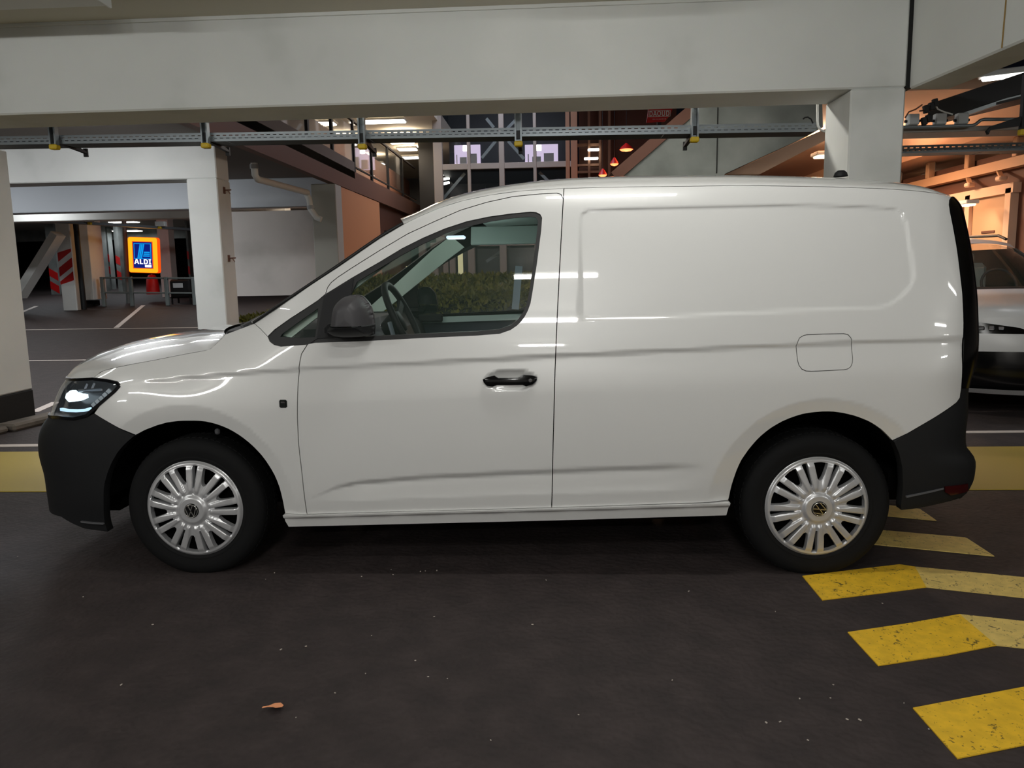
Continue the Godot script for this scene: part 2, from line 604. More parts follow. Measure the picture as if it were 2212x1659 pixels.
func build_van() -> void:
	var van := thing("van", "white panel van parked side-on with silver wheel covers and black bumpers, its headlamp lit", "van")
	var paint: Material = M.paint
	var black: Material = M.black_plastic
	var door_o := PackedVector2Array([Vector2(-0.859, 0.285), Vector2(-0.862, 0.486), Vector2(-0.867, 0.612), Vector2(-0.865, 0.735), Vector2(-0.857, 0.876), Vector2(-0.848, 0.956), Vector2(-0.838, 1.005), Vector2(-0.819, 1.034), Vector2(-0.811, 1.046), Vector2(-0.772, 1.071), Vector2(-0.755, 1.161), Vector2(-0.741, 1.239), Vector2(-0.734, 1.265), Vector2(-0.727, 1.287), Vector2(-0.713, 1.307), Vector2(-0.684, 1.330), Vector2(-0.623, 1.369), Vector2(-0.503, 1.442), Vector2(-0.383, 1.511), Vector2(-0.268, 1.562), Vector2(-0.153, 1.610), Vector2(-0.038, 1.643), Vector2(0.077, 1.666), Vector2(0.193, 1.675), Vector2(0.270, 1.677), Vector2(0.288, 1.671), Vector2(0.298, 1.650), Vector2(0.288, 1.507), Vector2(0.275, 1.310), Vector2(0.263, 1.116), Vector2(0.253, 0.923), Vector2(0.242, 0.624), Vector2(0.232, 0.314)])
	var pillar_o := PackedVector2Array([Vector2(-1.068, 1.135), Vector2(-1.034, 1.112), Vector2(-0.996, 1.080), Vector2(-0.965, 1.109), Vector2(-0.890, 1.158), Vector2(-0.829, 1.194), Vector2(-0.769, 1.231), Vector2(-0.735, 1.259), Vector2(-0.734, 1.265), Vector2(-0.727, 1.287), Vector2(-0.713, 1.307), Vector2(-0.684, 1.330), Vector2(-0.623, 1.369), Vector2(-0.503, 1.442), Vector2(-0.383, 1.511), Vector2(-0.268, 1.562), Vector2(-0.153, 1.610), Vector2(-0.038, 1.643), Vector2(0.077, 1.666), Vector2(0.193, 1.675), Vector2(0.270, 1.677), Vector2(0.288, 1.671), Vector2(0.298, 1.650), Vector2(0.301, 1.698), Vector2(0.122, 1.692), Vector2(-0.021, 1.676), Vector2(-0.142, 1.653), Vector2(-0.243, 1.623), Vector2(-0.334, 1.586), Vector2(-0.400, 1.554), Vector2(-0.504, 1.494), Vector2(-0.684, 1.373), Vector2(-0.867, 1.257)])
	var panel_o := PackedVector2Array([Vector2(0.302, 1.698), Vector2(0.467, 1.699), Vector2(0.669, 1.697), Vector2(1.067, 1.691), Vector2(1.361, 1.680), Vector2(1.554, 1.669), Vector2(1.687, 1.660), Vector2(1.803, 1.649), Vector2(1.885, 1.638), Vector2(1.971, 1.626), Vector2(1.946, 1.606), Vector2(1.938, 1.586), Vector2(1.937, 1.551), Vector2(1.941, 1.496), Vector2(1.947, 1.400), Vector2(1.950, 1.303), Vector2(1.953, 1.212), Vector2(1.950, 1.095), Vector2(1.945, 1.029), Vector2(1.942, 0.958), Vector2(1.948, 0.822), Vector2(1.944, 0.782), Vector2(1.928, 0.764), Vector2(1.756, 0.661), Vector2(1.667, 0.605), Vector2(1.659, 0.614), Vector2(1.647, 0.626), Vector2(1.633, 0.640), Vector2(1.619, 0.653), Vector2(1.605, 0.663), Vector2(1.591, 0.673), Vector2(1.575, 0.683), Vector2(1.558, 0.692), Vector2(1.539, 0.700), Vector2(1.519, 0.708), Vector2(1.498, 0.715), Vector2(1.477, 0.720), Vector2(1.458, 0.725), Vector2(1.439, 0.728), Vector2(1.419, 0.731), Vector2(1.397, 0.732), Vector2(1.373, 0.732), Vector2(1.346, 0.730), Vector2(1.318, 0.727), Vector2(1.291, 0.722), Vector2(1.264, 0.714), Vector2(1.237, 0.704), Vector2(1.210, 0.692), Vector2(1.186, 0.678), Vector2(1.164, 0.664), Vector2(1.144, 0.648), Vector2(1.125, 0.631), Vector2(1.107, 0.612), Vector2(1.090, 0.591), Vector2(1.073, 0.568), Vector2(1.058, 0.544), Vector2(1.045, 0.522), Vector2(1.036, 0.500), Vector2(1.028, 0.478), Vector2(1.022, 0.457), Vector2(1.016, 0.435), Vector2(1.010, 0.410), Vector2(1.005, 0.382), Vector2(1.002, 0.357), Vector2(0.999, 0.340), Vector2(0.232, 0.314), Vector2(0.242, 0.624), Vector2(0.253, 0.923), Vector2(0.263, 1.116), Vector2(0.275, 1.310), Vector2(0.288, 1.507), Vector2(0.298, 1.650)])
	var fender_o := PackedVector2Array([Vector2(-1.821, 0.899), Vector2(-1.798, 0.918), Vector2(-1.769, 0.935), Vector2(-1.693, 0.952), Vector2(-1.618, 0.966), Vector2(-1.534, 0.979), Vector2(-1.393, 1.004), Vector2(-1.298, 1.019), Vector2(-1.270, 1.027), Vector2(-1.250, 1.044), Vector2(-1.224, 1.070), Vector2(-1.209, 1.088), Vector2(-1.068, 1.135), Vector2(-1.034, 1.112), Vector2(-0.996, 1.080), Vector2(-0.985, 1.059), Vector2(-0.964, 1.045), Vector2(-0.932, 1.038), Vector2(-0.811, 1.046), Vector2(-0.819, 1.034), Vector2(-0.838, 1.005), Vector2(-0.848, 0.956), Vector2(-0.857, 0.876), Vector2(-0.865, 0.735), Vector2(-0.867, 0.612), Vector2(-0.862, 0.486), Vector2(-0.859, 0.285), Vector2(-0.964, 0.285), Vector2(-0.965, 0.310), Vector2(-0.966, 0.344), Vector2(-0.970, 0.382), Vector2(-0.975, 0.414), Vector2(-0.982, 0.441), Vector2(-0.990, 0.466), Vector2(-1.000, 0.489), Vector2(-1.012, 0.512), Vector2(-1.025, 0.535), Vector2(-1.040, 0.558), Vector2(-1.057, 0.579), Vector2(-1.075, 0.599), Vector2(-1.094, 0.618), Vector2(-1.115, 0.636), Vector2(-1.136, 0.652), Vector2(-1.159, 0.667), Vector2(-1.182, 0.680), Vector2(-1.207, 0.691), Vector2(-1.232, 0.700), Vector2(-1.257, 0.707), Vector2(-1.281, 0.712), Vector2(-1.306, 0.715), Vector2(-1.331, 0.716), Vector2(-1.356, 0.716), Vector2(-1.381, 0.716), Vector2(-1.407, 0.715), Vector2(-1.433, 0.712), Vector2(-1.457, 0.709), Vector2(-1.480, 0.703), Vector2(-1.503, 0.697), Vector2(-1.525, 0.689), Vector2(-1.545, 0.682), Vector2(-1.563, 0.675), Vector2(-1.579, 0.667), Vector2(-1.593, 0.660), Vector2(-1.603, 0.655), Vector2(-1.790, 0.752), Vector2(-1.746, 0.805), Vector2(-1.691, 0.849), Vector2(-1.669, 0.874), Vector2(-1.684, 0.886), Vector2(-1.737, 0.895)])
	var bumper_o := PackedVector2Array([Vector2(-2.249, 0.680), Vector2(-2.018, 0.716), Vector2(-1.901, 0.719), Vector2(-1.828, 0.736), Vector2(-1.790, 0.752), Vector2(-1.695, 0.703), Vector2(-1.604, 0.653), Vector2(-1.616, 0.643), Vector2(-1.635, 0.628), Vector2(-1.655, 0.611), Vector2(-1.672, 0.594), Vector2(-1.687, 0.578), Vector2(-1.700, 0.560), Vector2(-1.713, 0.542), Vector2(-1.724, 0.525), Vector2(-1.734, 0.507), Vector2(-1.743, 0.491), Vector2(-1.751, 0.474), Vector2(-1.758, 0.458), Vector2(-1.764, 0.444), Vector2(-1.769, 0.432), Vector2(-1.773, 0.418), Vector2(-1.778, 0.398), Vector2(-1.784, 0.368), Vector2(-1.791, 0.331), Vector2(-1.800, 0.292), Vector2(-1.806, 0.260), Vector2(-1.808, 0.236), Vector2(-1.808, 0.217), Vector2(-1.806, 0.203), Vector2(-1.805, 0.192), Vector2(-1.849, 0.195), Vector2(-1.933, 0.198), Vector2(-2.000, 0.215), Vector2(-2.077, 0.237), Vector2(-2.312, 0.215), Vector2(-2.301, 0.350), Vector2(-2.306, 0.450), Vector2(-2.312, 0.550), Vector2(-2.294, 0.620)])
	var rear_o := PackedVector2Array([Vector2(1.667, 0.605), Vector2(1.756, 0.661), Vector2(1.928, 0.764), Vector2(1.944, 0.782), Vector2(1.948, 0.822), Vector2(2.036, 0.810), Vector2(2.038, 0.700), Vector2(2.036, 0.600), Vector2(2.045, 0.550), Vector2(2.084, 0.500), Vector2(2.091, 0.430), Vector2(2.074, 0.360), Vector2(2.019, 0.310), Vector2(1.988, 0.338), Vector2(1.918, 0.328), Vector2(1.800, 0.305), Vector2(1.727, 0.297), Vector2(1.721, 0.318), Vector2(1.719, 0.409), Vector2(1.709, 0.491), Vector2(1.692, 0.552)])
	var sill_o := PackedVector2Array([Vector2(-0.964, 0.285), Vector2(-0.859, 0.285), Vector2(-0.365, 0.299), Vector2(0.232, 0.314), Vector2(0.999, 0.338), Vector2(0.990, 0.273), Vector2(0.248, 0.250), Vector2(-0.953, 0.221), Vector2(-0.963, 0.251)])
	var lamp_o := PackedVector2Array([Vector2(-2.136, 0.870), Vector2(-1.813, 0.899), Vector2(-1.737, 0.895), Vector2(-1.684, 0.886), Vector2(-1.669, 0.874), Vector2(-1.691, 0.849), Vector2(-1.746, 0.805), Vector2(-1.810, 0.757), Vector2(-1.828, 0.741), Vector2(-1.901, 0.724), Vector2(-2.019, 0.720), Vector2(-2.239, 0.690), Vector2(-2.206, 0.750), Vector2(-2.177, 0.810)])
	var tail_o := PackedVector2Array([Vector2(1.971, 1.626), Vector2(1.946, 1.606), Vector2(1.938, 1.586), Vector2(1.937, 1.551), Vector2(1.941, 1.496), Vector2(1.947, 1.400), Vector2(1.950, 1.303), Vector2(1.953, 1.212), Vector2(1.950, 1.095), Vector2(1.945, 1.029), Vector2(1.942, 0.958), Vector2(1.948, 0.822), Vector2(2.036, 0.810), Vector2(2.055, 0.900), Vector2(2.071, 1.000), Vector2(2.076, 1.200), Vector2(2.068, 1.400), Vector2(2.060, 1.500), Vector2(2.051, 1.580), Vector2(2.021, 1.630)])
	var frame_o := PackedVector2Array([Vector2(-0.996, 1.075), Vector2(-0.965, 1.109), Vector2(-0.890, 1.158), Vector2(-0.829, 1.194), Vector2(-0.769, 1.231), Vector2(-0.735, 1.259), Vector2(-0.621, 1.327), Vector2(-0.499, 1.394), Vector2(-0.405, 1.449), Vector2(-0.311, 1.494), Vector2(-0.217, 1.532), Vector2(-0.122, 1.561), Vector2(-0.027, 1.579), Vector2(0.068, 1.590), Vector2(0.153, 1.596), Vector2(0.179, 1.594), Vector2(0.197, 1.584), Vector2(0.205, 1.568), Vector2(0.200, 1.511), Vector2(0.180, 1.367), Vector2(0.160, 1.248), Vector2(0.152, 1.205), Vector2(0.141, 1.175), Vector2(0.128, 1.151), Vector2(0.113, 1.130), Vector2(0.092, 1.111), Vector2(0.066, 1.094), Vector2(0.020, 1.079), Vector2(-0.073, 1.073), Vector2(-0.306, 1.066), Vector2(-0.541, 1.057), Vector2(-0.778, 1.052), Vector2(-0.811, 1.046), Vector2(-0.932, 1.038), Vector2(-0.964, 1.045), Vector2(-0.985, 1.059)])
	var glass_o := PackedVector2Array([Vector2(-0.597, 1.306), Vector2(-0.405, 1.416), Vector2(-0.311, 1.464), Vector2(-0.220, 1.503), Vector2(-0.122, 1.533), Vector2(-0.019, 1.554), Vector2(0.082, 1.567), Vector2(0.152, 1.571), Vector2(0.175, 1.568), Vector2(0.182, 1.554), Vector2(0.178, 1.509), Vector2(0.161, 1.371), Vector2(0.142, 1.254), Vector2(0.132, 1.205), Vector2(0.118, 1.172), Vector2(0.096, 1.142), Vector2(0.068, 1.119), Vector2(0.017, 1.102), Vector2(-0.074, 1.095), Vector2(-0.306, 1.088), Vector2(-0.537, 1.080), Vector2(-0.623, 1.079), Vector2(-0.624, 1.247)])
	var quarter_o := PackedVector2Array([Vector2(-0.948, 1.072), Vector2(-0.934, 1.095), Vector2(-0.843, 1.156), Vector2(-0.761, 1.210), Vector2(-0.765, 1.132), Vector2(-0.774, 1.070), Vector2(-0.862, 1.067)])
	var sail_o := PackedVector2Array([Vector2(-0.741, 1.249), Vector2(-0.614, 1.322), Vector2(-0.624, 1.247), Vector2(-0.623, 1.077), Vector2(-0.770, 1.070), Vector2(-0.755, 1.161)])
	var flap_o := PackedVector2Array([Vector2(1.259, 1.010), Vector2(1.265, 1.031), Vector2(1.272, 1.044), Vector2(1.288, 1.053), Vector2(1.303, 1.056), Vector2(1.371, 1.058), Vector2(1.453, 1.058), Vector2(1.469, 1.054), Vector2(1.480, 1.041), Vector2(1.483, 1.032), Vector2(1.488, 0.956), Vector2(1.486, 0.937), Vector2(1.479, 0.922), Vector2(1.468, 0.914), Vector2(1.451, 0.910), Vector2(1.320, 0.905), Vector2(1.297, 0.907), Vector2(1.280, 0.915), Vector2(1.269, 0.930), Vector2(1.263, 0.953)])
	for l in [door_o, pillar_o, panel_o, fender_o, bumper_o, rear_o, sill_o, lamp_o, tail_o, frame_o, glass_o, quarter_o, sail_o, flap_o, recess]:
		if Geometry2D.is_polygon_clockwise(l):
			l.reverse()
	# the lamp lies low in its own skin; everything else is repeated on the far side
	for far in [false, true]:
		var h := 0.03 if far else 0.0125
		var f := side_f(0.0, far)
		var fp := side_f(0.0, far, true)
		obj("fender", ring_of(inset(fender_o, 0.0015), [], f, far, h, 0.025), paint, van)
		obj("door_pillar", ring_of(inset(pillar_o, 0.0012), [], f, far, h, 0.025), paint, van)
		var door := obj("front_door", ring_of(inset(door_o, 0.0022), [frame_o], f, far, h, 0.03, 0.0), paint, van)
		obj("side_panel", ring_of(inset(panel_o, 0.0018), [] if far else [inset(flap_o, -0.0018)], f, far, h, 0.025), paint, van)
		obj("sill", ring_of(sill_o, [], func(q: Vector2) -> Vector3:
			var t := clampf((line_y(PackedVector2Array([Vector2(-0.964, 0.285), Vector2(0.999, 0.338)]), q.x) - q.y) / 0.07, 0.0, 1.0)
			var z := body_z(q.x, q.y) + 0.006 + lerpf(0.008, -0.004, smoothstep(0.2, 0.3, t)) - 0.008 * t
			return Vector3(q.x, q.y, 2.0 * MID - z if far else z), far, 0.03 if far else 0.007, 0.05), paint, van)
		if not far:
			obj("fuel_flap", ring_of(inset(flap_o, 0.0012), [], f, far, h, 0.02), paint, van)
		obj("front_bumper", ring_of(inset(bumper_o, 0.001), [], fp, far, h * 1.6, 0.05), black, van)
		obj("rear_bumper", ring_of(inset(rear_o, 0.001), [], fp, far, h * 1.6, 0.05), black, van)
		obj("tail_lamp", ring_of(inset(tail_o, 0.001), [], side_f(0.004, far, true), far, h * 1.3, 0.03), M.tail_glass, van)
		# window surround, panes, mirror foot
		var fr := MB.new()
		var glass_hole := inset(glass_o, -0.004)
		var quarter_hole := inset(quarter_o, 0.006)
		fr.skin(inset(frame_o, -0.003), [glass_hole, quarter_hole], side_f(-0.004, far, true), Vector3(0, 0, -1 if far else 1), h * 0.8, 0.02, 0.02)
		obj("window_frame", fr, M.rubber, van)
		if far:
			obj("door_window", ring_of(inset(glass_o, -0.008), [], side_f(-0.016, far, true), far, 0.05, 0.0), M.van_glass, van)
			obj("quarter_window", ring_of(quarter_o, [], side_f(-0.016, far, true), far, 0.05, 0.0), M.van_glass, van)
		else:
			obj("door_window", ring_of(inset(glass_o, -0.008), [], side_f(-0.016, far, true), far, 0.02, 0.0), M.van_glass, van)
			obj("quarter_window", ring_of(quarter_o, [], side_f(-0.012, far, true), far, 0.02, 0.0), M.van_glass, van)
		obj("mirror_foot", ring_of(sail_o, [], side_f(0.002, far, true), far, 0.02, 0.012), black, van)
		# dark steel behind the gaps
		var back := MB.new()
		for o in [inset(fender_o, 0.012), inset(panel_o, 0.012)]:
			back.skin(o, [], side_f(-0.03, far, true), Vector3(0, 0, -1 if far else 1), 0.05)
		back.skin(inset(door_o, -0.006), [inset(frame_o, 0.004)], side_f(-0.034, far, true), Vector3(0, 0, -1 if far else 1), 0.05)
		back.skin(inset(pillar_o, -0.004), [], side_f(-0.04, far, true), Vector3(0, 0, -1 if far else 1), 0.05)
		obj("inner_frame", back, M.cavity, van)
	# ---- door handle, lock, indicator, reflector, strips
	var hd := PackedVector2Array([Vector2(-0.055, 0.888), Vector2(-0.033, 0.899), Vector2(-0.004, 0.905), Vector2(0.012, 0.895), Vector2(0.096, 0.895), Vector2(0.119, 0.907), Vector2(0.155, 0.903), Vector2(0.177, 0.896), Vector2(0.174, 0.881), Vector2(0.158, 0.866), Vector2(0.130, 0.858), Vector2(0.115, 0.865), Vector2(0.007, 0.865), Vector2(-0.014, 0.858), Vector2(-0.038, 0.862), Vector2(-0.049, 0.874)])
	if Geometry2D.is_polygon_clockwise(hd):
		hd.reverse()
	var hm := MB.new()
	hm.skin(hd, [], func(q: Vector2) -> Vector3:
		var t := clampf((q.x + 0.055) / 0.232, 0.0, 1.0)
		return Vector3(q.x, q.y, body_z(q.x, q.y) + 0.004 + 0.022 * pow(4.0 * t * (1.0 - t), 0.6) - 0.35 * maxf(0.0, absf(q.y - 0.881) - 0.008)), Vector3(0, 0, 1), 0.006, 0.012)
	var handle := obj("door_handle", hm, M.black_gloss, van)
	var lk := MB.new()
	lk.lathe([Vector2(0.0, 0.004), Vector2(0.006, 0.004), Vector2(0.0085, 0.002), Vector2(0.0085, -0.01)], Vector3(0.148, 0.884, body_z(0.148, 0.884) + 0.0235), Vector3(0, 0, 1), 20, [1, 2])
	obj("lock", lk, M.chrome, handle)
	var im := MB.new()
	var iz := body_z(-0.924, 0.792)
	im.box(Vector3(-0.924, 0.792, iz + 0.002), Vector3(0.034, 0.036, 0.012), Basis(), 0.006)
	var ind := obj("side_indicator", im, M.smoke_glass, van)
	var il := MB.new()
	il.box(Vector3(-0.923, 0.799, iz + 0.007), Vector3(0.02, 0.009, 0.006), Basis(), 0.0025)
	obj("indicator_lens", il, M.chrome, ind)
	var rf := MB.new()
	rf.skin(PackedVector2Array([Vector2(1.894, 0.406), Vector2(2.005, 0.408), Vector2(2.022, 0.369), Vector2(1.926, 0.364), Vector2(1.898, 0.381)]), [], side_f(0.008, false, true), Vector3(0, 0, 1), 0.02, 0.01)
	obj("reflector", rf, M.red_glass, van)
	for s in [[-1.935, -1.812, 0.236], [1.735, 1.89, 0.362]]:
		var st := MB.new()
		var n := 10
		for i in n:
			var x0: float = lerpf(s[0], s[1], float(i) / n)
			var x1: float = lerpf(s[0], s[1], float(i + 1) / n)
			var lift: float = 0.0 if s[0] < 0.0 else 0.22
			st.bar(Vector3(x0, s[2] + (x0 - s[0]) * lift, body_z(x0, s[2]) + 0.004), Vector3(x1, s[2] + (x1 - s[0]) * lift, body_z(x1, s[2]) + 0.004), 0.012, 0.007)
		obj("bumper_strip", st, M.grey_plastic, van)
	# ---- headlamps: housing, reflector, lens
	for far in [false, true]:
		var sg := -1.0 if far else 1.0
		var mz := func(z: float) -> float: return 2.0 * MID - z if far else z
		var lens := obj("headlamp", ring_of(inset(lamp_o, 0.001), [], side_f(0.002, far, true), far, 0.02, 0.0), M.lamp_glass, van)
		obj("lamp_housing", ring_of(lamp_o, [], side_f(-0.09, far, true), far, 0.03, 0.0), M.lamp_dark, lens)
		var rim := MB.new()
		for i in lamp_o.size():
			var a: Vector2 = lamp_o[i]
			var b: Vector2 = lamp_o[(i + 1) % lamp_o.size()]
			if a.x < -2.1 and b.x < -2.1:
				continue
			var n := int(a.distance_to(b) / 0.02) + 1
			for k in n:
				var p := a.lerp(b, float(k) / n)
				var q := a.lerp(b, float(k + 1) / n)
				var zp := body_z(p.x, p.y)
				var zq := body_z(q.x, q.y)
				rim.bar(Vector3(p.x, p.y, mz.call(zp - 0.002)), Vector3(q.x, q.y, mz.call(zq - 0.002)), 0.014, 0.014)
				rim.quad(Vector3(p.x, p.y, mz.call(zp)), Vector3(q.x, q.y, mz.call(zq)), Vector3(q.x, q.y, mz.call(zq - 0.09)), Vector3(p.x, p.y, mz.call(zp - 0.09)))
		obj("lamp_bezel", rim, M.lamp_dark, lens)
		# light guide along the lower and rear edge: small bright cells
		var cells := PackedVector2Array([Vector2(-1.717, 0.854), Vector2(-1.734, 0.838), Vector2(-1.752, 0.823), Vector2(-1.770, 0.807), Vector2(-1.789, 0.793), Vector2(-1.808, 0.778)])
		var gd := MB.new()
		for i in 5:
			var a: Vector2 = cells[i].lerp(cells[i + 1], 0.12)
			var b: Vector2 = cells[i].lerp(cells[i + 1], 0.88)
			gd.bar(Vector3(a.x, a.y, mz.call(body_z(a.x, a.y) - 0.016)), Vector3(b.x, b.y, mz.call(body_z(b.x, b.y) - 0.016)), 0.012, 0.022)
		obj("lamp_light_guide", gd, M.lamp_cells, lens)
		var lowg := MB.new()
		var ls := PackedVector2Array([Vector2(-2.025, 0.750), Vector2(-1.969, 0.751), Vector2(-1.905, 0.755), Vector2(-1.855, 0.760), Vector2(-1.823, 0.769)])
		for i in 4:
			lowg.bar(Vector3(ls[i].x, ls[i].y, mz.call(body_z(ls[i].x, ls[i].y) - 0.02)), Vector3(ls[i + 1].x, ls[i + 1].y, mz.call(body_z(ls[i + 1].x, ls[i + 1].y) - 0.02)), 0.012, 0.012)
		obj("lamp_daylight_strip", lowg, M.lamp_soft, lens)
		# reflector bowl, its light, a chrome bar
		var bowl := MB.new()
		var bz: float = mz.call(-0.235)
		bowl.lathe([Vector2(0.012, 0.075), Vector2(0.035, 0.06), Vector2(0.055, 0.03), Vector2(0.064, 0.0)], Vector3(-2.06, 0.805, bz), Vector3(-0.8, 0, 0.6 * sg).normalized() * -1.0, 28)
		obj("lamp_reflector", bowl, M.chrome, lens)
		var eye := MB.new()
		var eo := PackedVector2Array([Vector2(-2.019, 0.799), Vector2(-2.018, 0.815), Vector2(-1.986, 0.834), Vector2(-1.954, 0.837), Vector2(-1.932, 0.827), Vector2(-1.866, 0.825), Vector2(-1.861, 0.810), Vector2(-1.892, 0.798), Vector2(-1.976, 0.785)])
		if Geometry2D.is_polygon_clockwise(eo):
			eo.reverse()
		eye.skin(eo, [], side_f(-0.03, far, true), Vector3(0, 0, sg), 0.015, 0.02)
		obj("lamp_light", eye, M.lamp_eye, lens)
		var bar := MB.new()
		bar.bar(Vector3(-1.93, 0.836, mz.call(-0.125)), Vector3(-1.79, 0.846, mz.call(-0.085)), 0.014, 0.016, Vector3.UP, 0.004)
		bar.bar(Vector3(-1.90, 0.842, mz.call(-0.13)), Vector3(-1.885, 0.868, mz.call(-0.13)), 0.01, 0.01)
		bar.bar(Vector3(-1.86, 0.846, mz.call(-0.12)), Vector3(-1.845, 0.872, mz.call(-0.12)), 0.01, 0.01)
		obj("lamp_trim_bar", bar, M.chrome, lens)
	var beamer := SpotLight3D.new()
	beamer.name = "headlamp_light"
	beamer.position = Vector3(-2.24, 0.78, -0.3)
	beamer.look_at_from_position(beamer.position, beamer.position + Vector3(-0.55, -1.0, 0.12), Vector3.UP)
	beamer.spot_angle = 55.0
	beamer.spot_range = 20.0
	beamer.light_energy = 0.35
	beamer.light_size = 0.08
	beamer.light_color = Color(0.86, 0.94, 1.0)
	beamer.shadow_enabled = true
	van.add_child(beamer, true)
	# ---- front and rear ends, underside
	obj("front_apron", nose_cap(steps(0.215, 0.68, 14)), black, van)
	obj("grille", nose_cap(steps(0.68, 0.87, 6)), M.black_gloss, van)
	obj("rear_apron", nose_cap(steps(0.31, 0.76, 14), true), black, van)
	obj("tailgate", nose_cap(steps(0.76, 1.14, 8), true), paint, van)
	obj("tailgate_window", nose_cap(steps(1.14, 1.56, 8), true), M.tail_glass, van)
	obj("tailgate_header", nose_cap(steps(1.56, 1.64, 3), true), paint, van)
	var un := MB.new()
	un.box(Vector3(0.0, 0.33, MID), Vector3(4.1, 0.2, 1.1), Basis(), 0.03)
	un.box(Vector3(0.02, 0.32, MID), Vector3(1.9, 0.16, 1.72), Basis(), 0.03)
	un.box(Vector3(-2.0, 0.3, MID), Vector3(0.3, 0.16, 1.3), Basis(), 0.03)
	un.box(Vector3(1.86, 0.38, MID), Vector3(0.24, 0.14, 1.5), Basis(), 0.03)
	obj("underbody", un, M.cavity, van)
	for wx in wheel_x:
		for sd in [-0.02, 2.0 * MID + 0.02]:
			var wl := MB.new()
			var inw: float = -0.42 if sd > -0.5 else 0.42
			for k in 24:
				var a0 := lerpf(0.1, PI - 0.1, k / 24.0)
				var a1 := lerpf(0.1, PI - 0.1, (k + 1) / 24.0)
				var rr := 0.425
				var p := Vector3(wx + rr * cos(a0), HUB_Y + rr * sin(a0), sd)
				var q := Vector3(wx + rr * cos(a1), HUB_Y + rr * sin(a1), sd)
				wl.quad(p, q, q + Vector3(0, 0, inw), p + Vector3(0, 0, inw))
				wl.tri(Vector3(wx, HUB_Y, sd + inw), p + Vector3(0, 0, inw), q + Vector3(0, 0, inw))
			obj("wheel_arch_liner", wl, M.cavity, van)
	var clip := MB.new()
	clip.box(Vector3(-1.264, 0.654, -0.06), Vector3(0.022, 0.026, 0.02), Basis(), 0.006)
	obj("liner_clip", clip, M.grey_plastic, van)
	# ---- bonnet, cowl, windscreen, roof: lofts between near edge, middle and far edge
	var seam := [Vector3(-1.821, 0.899, -0.061), Vector3(-1.798, 0.918, -0.066), Vector3(-1.769, 0.935, -0.069), Vector3(-1.693, 0.952, -0.059), Vector3(-1.618, 0.966, -0.055), Vector3(-1.534, 0.979, -0.059), Vector3(-1.393, 1.004, -0.068), Vector3(-1.298, 1.019, -0.064), Vector3(-1.270, 1.027, -0.065), Vector3(-1.250, 1.044, -0.071), Vector3(-1.224, 1.070, -0.082), Vector3(-1.209, 1.088, -0.089)]
	var mids := [Vector3(-2.19, 0.868, MID), Vector3(-2.178, 0.905, MID), Vector3(-2.155, 0.935, MID), Vector3(-2.09, 0.974, MID), Vector3(-2.02, 1.0, MID), Vector3(-1.94, 1.022, MID), Vector3(-1.79, 1.048, MID), Vector3(-1.66, 1.064, MID), Vector3(-1.58, 1.077, MID), Vector3(-1.50, 1.087, MID), Vector3(-1.43, 1.096, MID), Vector3(-1.37, 1.103, MID)]
	obj("bonnet", across(smooth_line(seam, 30), smooth_line(mids, 30), 2.7, 2.6, 40, 0.0015, 1.0, 4.0), paint, van)
	var cow := MB.new()
	var c0 := across_row(seam[11] - Vector3(0, 0.012, 0), mids[11] - Vector3(0, 0.012, 0), 2.7, 2.6, 30)
	var c1 := across_row(Vector3(-1.07, 1.128, -0.085), Vector3(-1.27, 1.115, MID), 2.4, 2.6, 30)
	cow.grid([c0, c1], Vector3.UP)
	obj("cowl", cow, M.rubber, van)
	var wip := MB.new()
	wip.bar(Vector3(-1.16, 1.115, -0.16), Vector3(-1.25, 1.135, -0.62), 0.012, 0.014)
	obj("wiper", wip, M.grey_plastic, van)
	var pb := [Vector3(-1.068, 1.135, -0.073), Vector3(-0.867, 1.257, -0.057), Vector3(-0.684, 1.373, -0.080), Vector3(-0.504, 1.494, -0.119), Vector3(-0.400, 1.554, -0.142)]
	var pm := []
	for i in pb.size():
		var p: Vector3 = pb[i]
		pm.append(Vector3(p.x - lerpf(0.2, 0.06, i / 4.0), p.y + lerpf(-0.005, 0.02, i / 4.0), MID))
	obj("windscreen", across(smooth_line(pb, 16), smooth_line(pm, 16), 2.2, 2.2, 24), M.van_glass, van)
	var seal := MB.new()
	for far in [false, true]:
		var path := []
		for p in smooth_line(pb, 12):
			path.append(Vector3(p.x - 0.004, p.y + 0.004, (2.0 * MID - p.z) if far else p.z))
		seal.tube(path, 0.007, 8)
	obj("windscreen_seal", seal, M.rubber, van)
	var re := [Vector3(-0.400, 1.554, -0.142), Vector3(-0.334, 1.586, -0.154), Vector3(-0.243, 1.623, -0.170), Vector3(-0.142, 1.653, -0.187), Vector3(-0.021, 1.676, -0.202), Vector3(0.122, 1.692, -0.214), Vector3(0.295, 1.698, -0.219), Vector3(0.467, 1.699, -0.220), Vector3(0.669, 1.697, -0.218), Vector3(1.067, 1.691, -0.213), Vector3(1.361, 1.680, -0.204), Vector3(1.554, 1.669, -0.197), Vector3(1.687, 1.660, -0.191), Vector3(1.803, 1.649, -0.190), Vector3(1.885, 1.638, -0.199), Vector3(1.965, 1.626, -0.228)]
	var rc := []
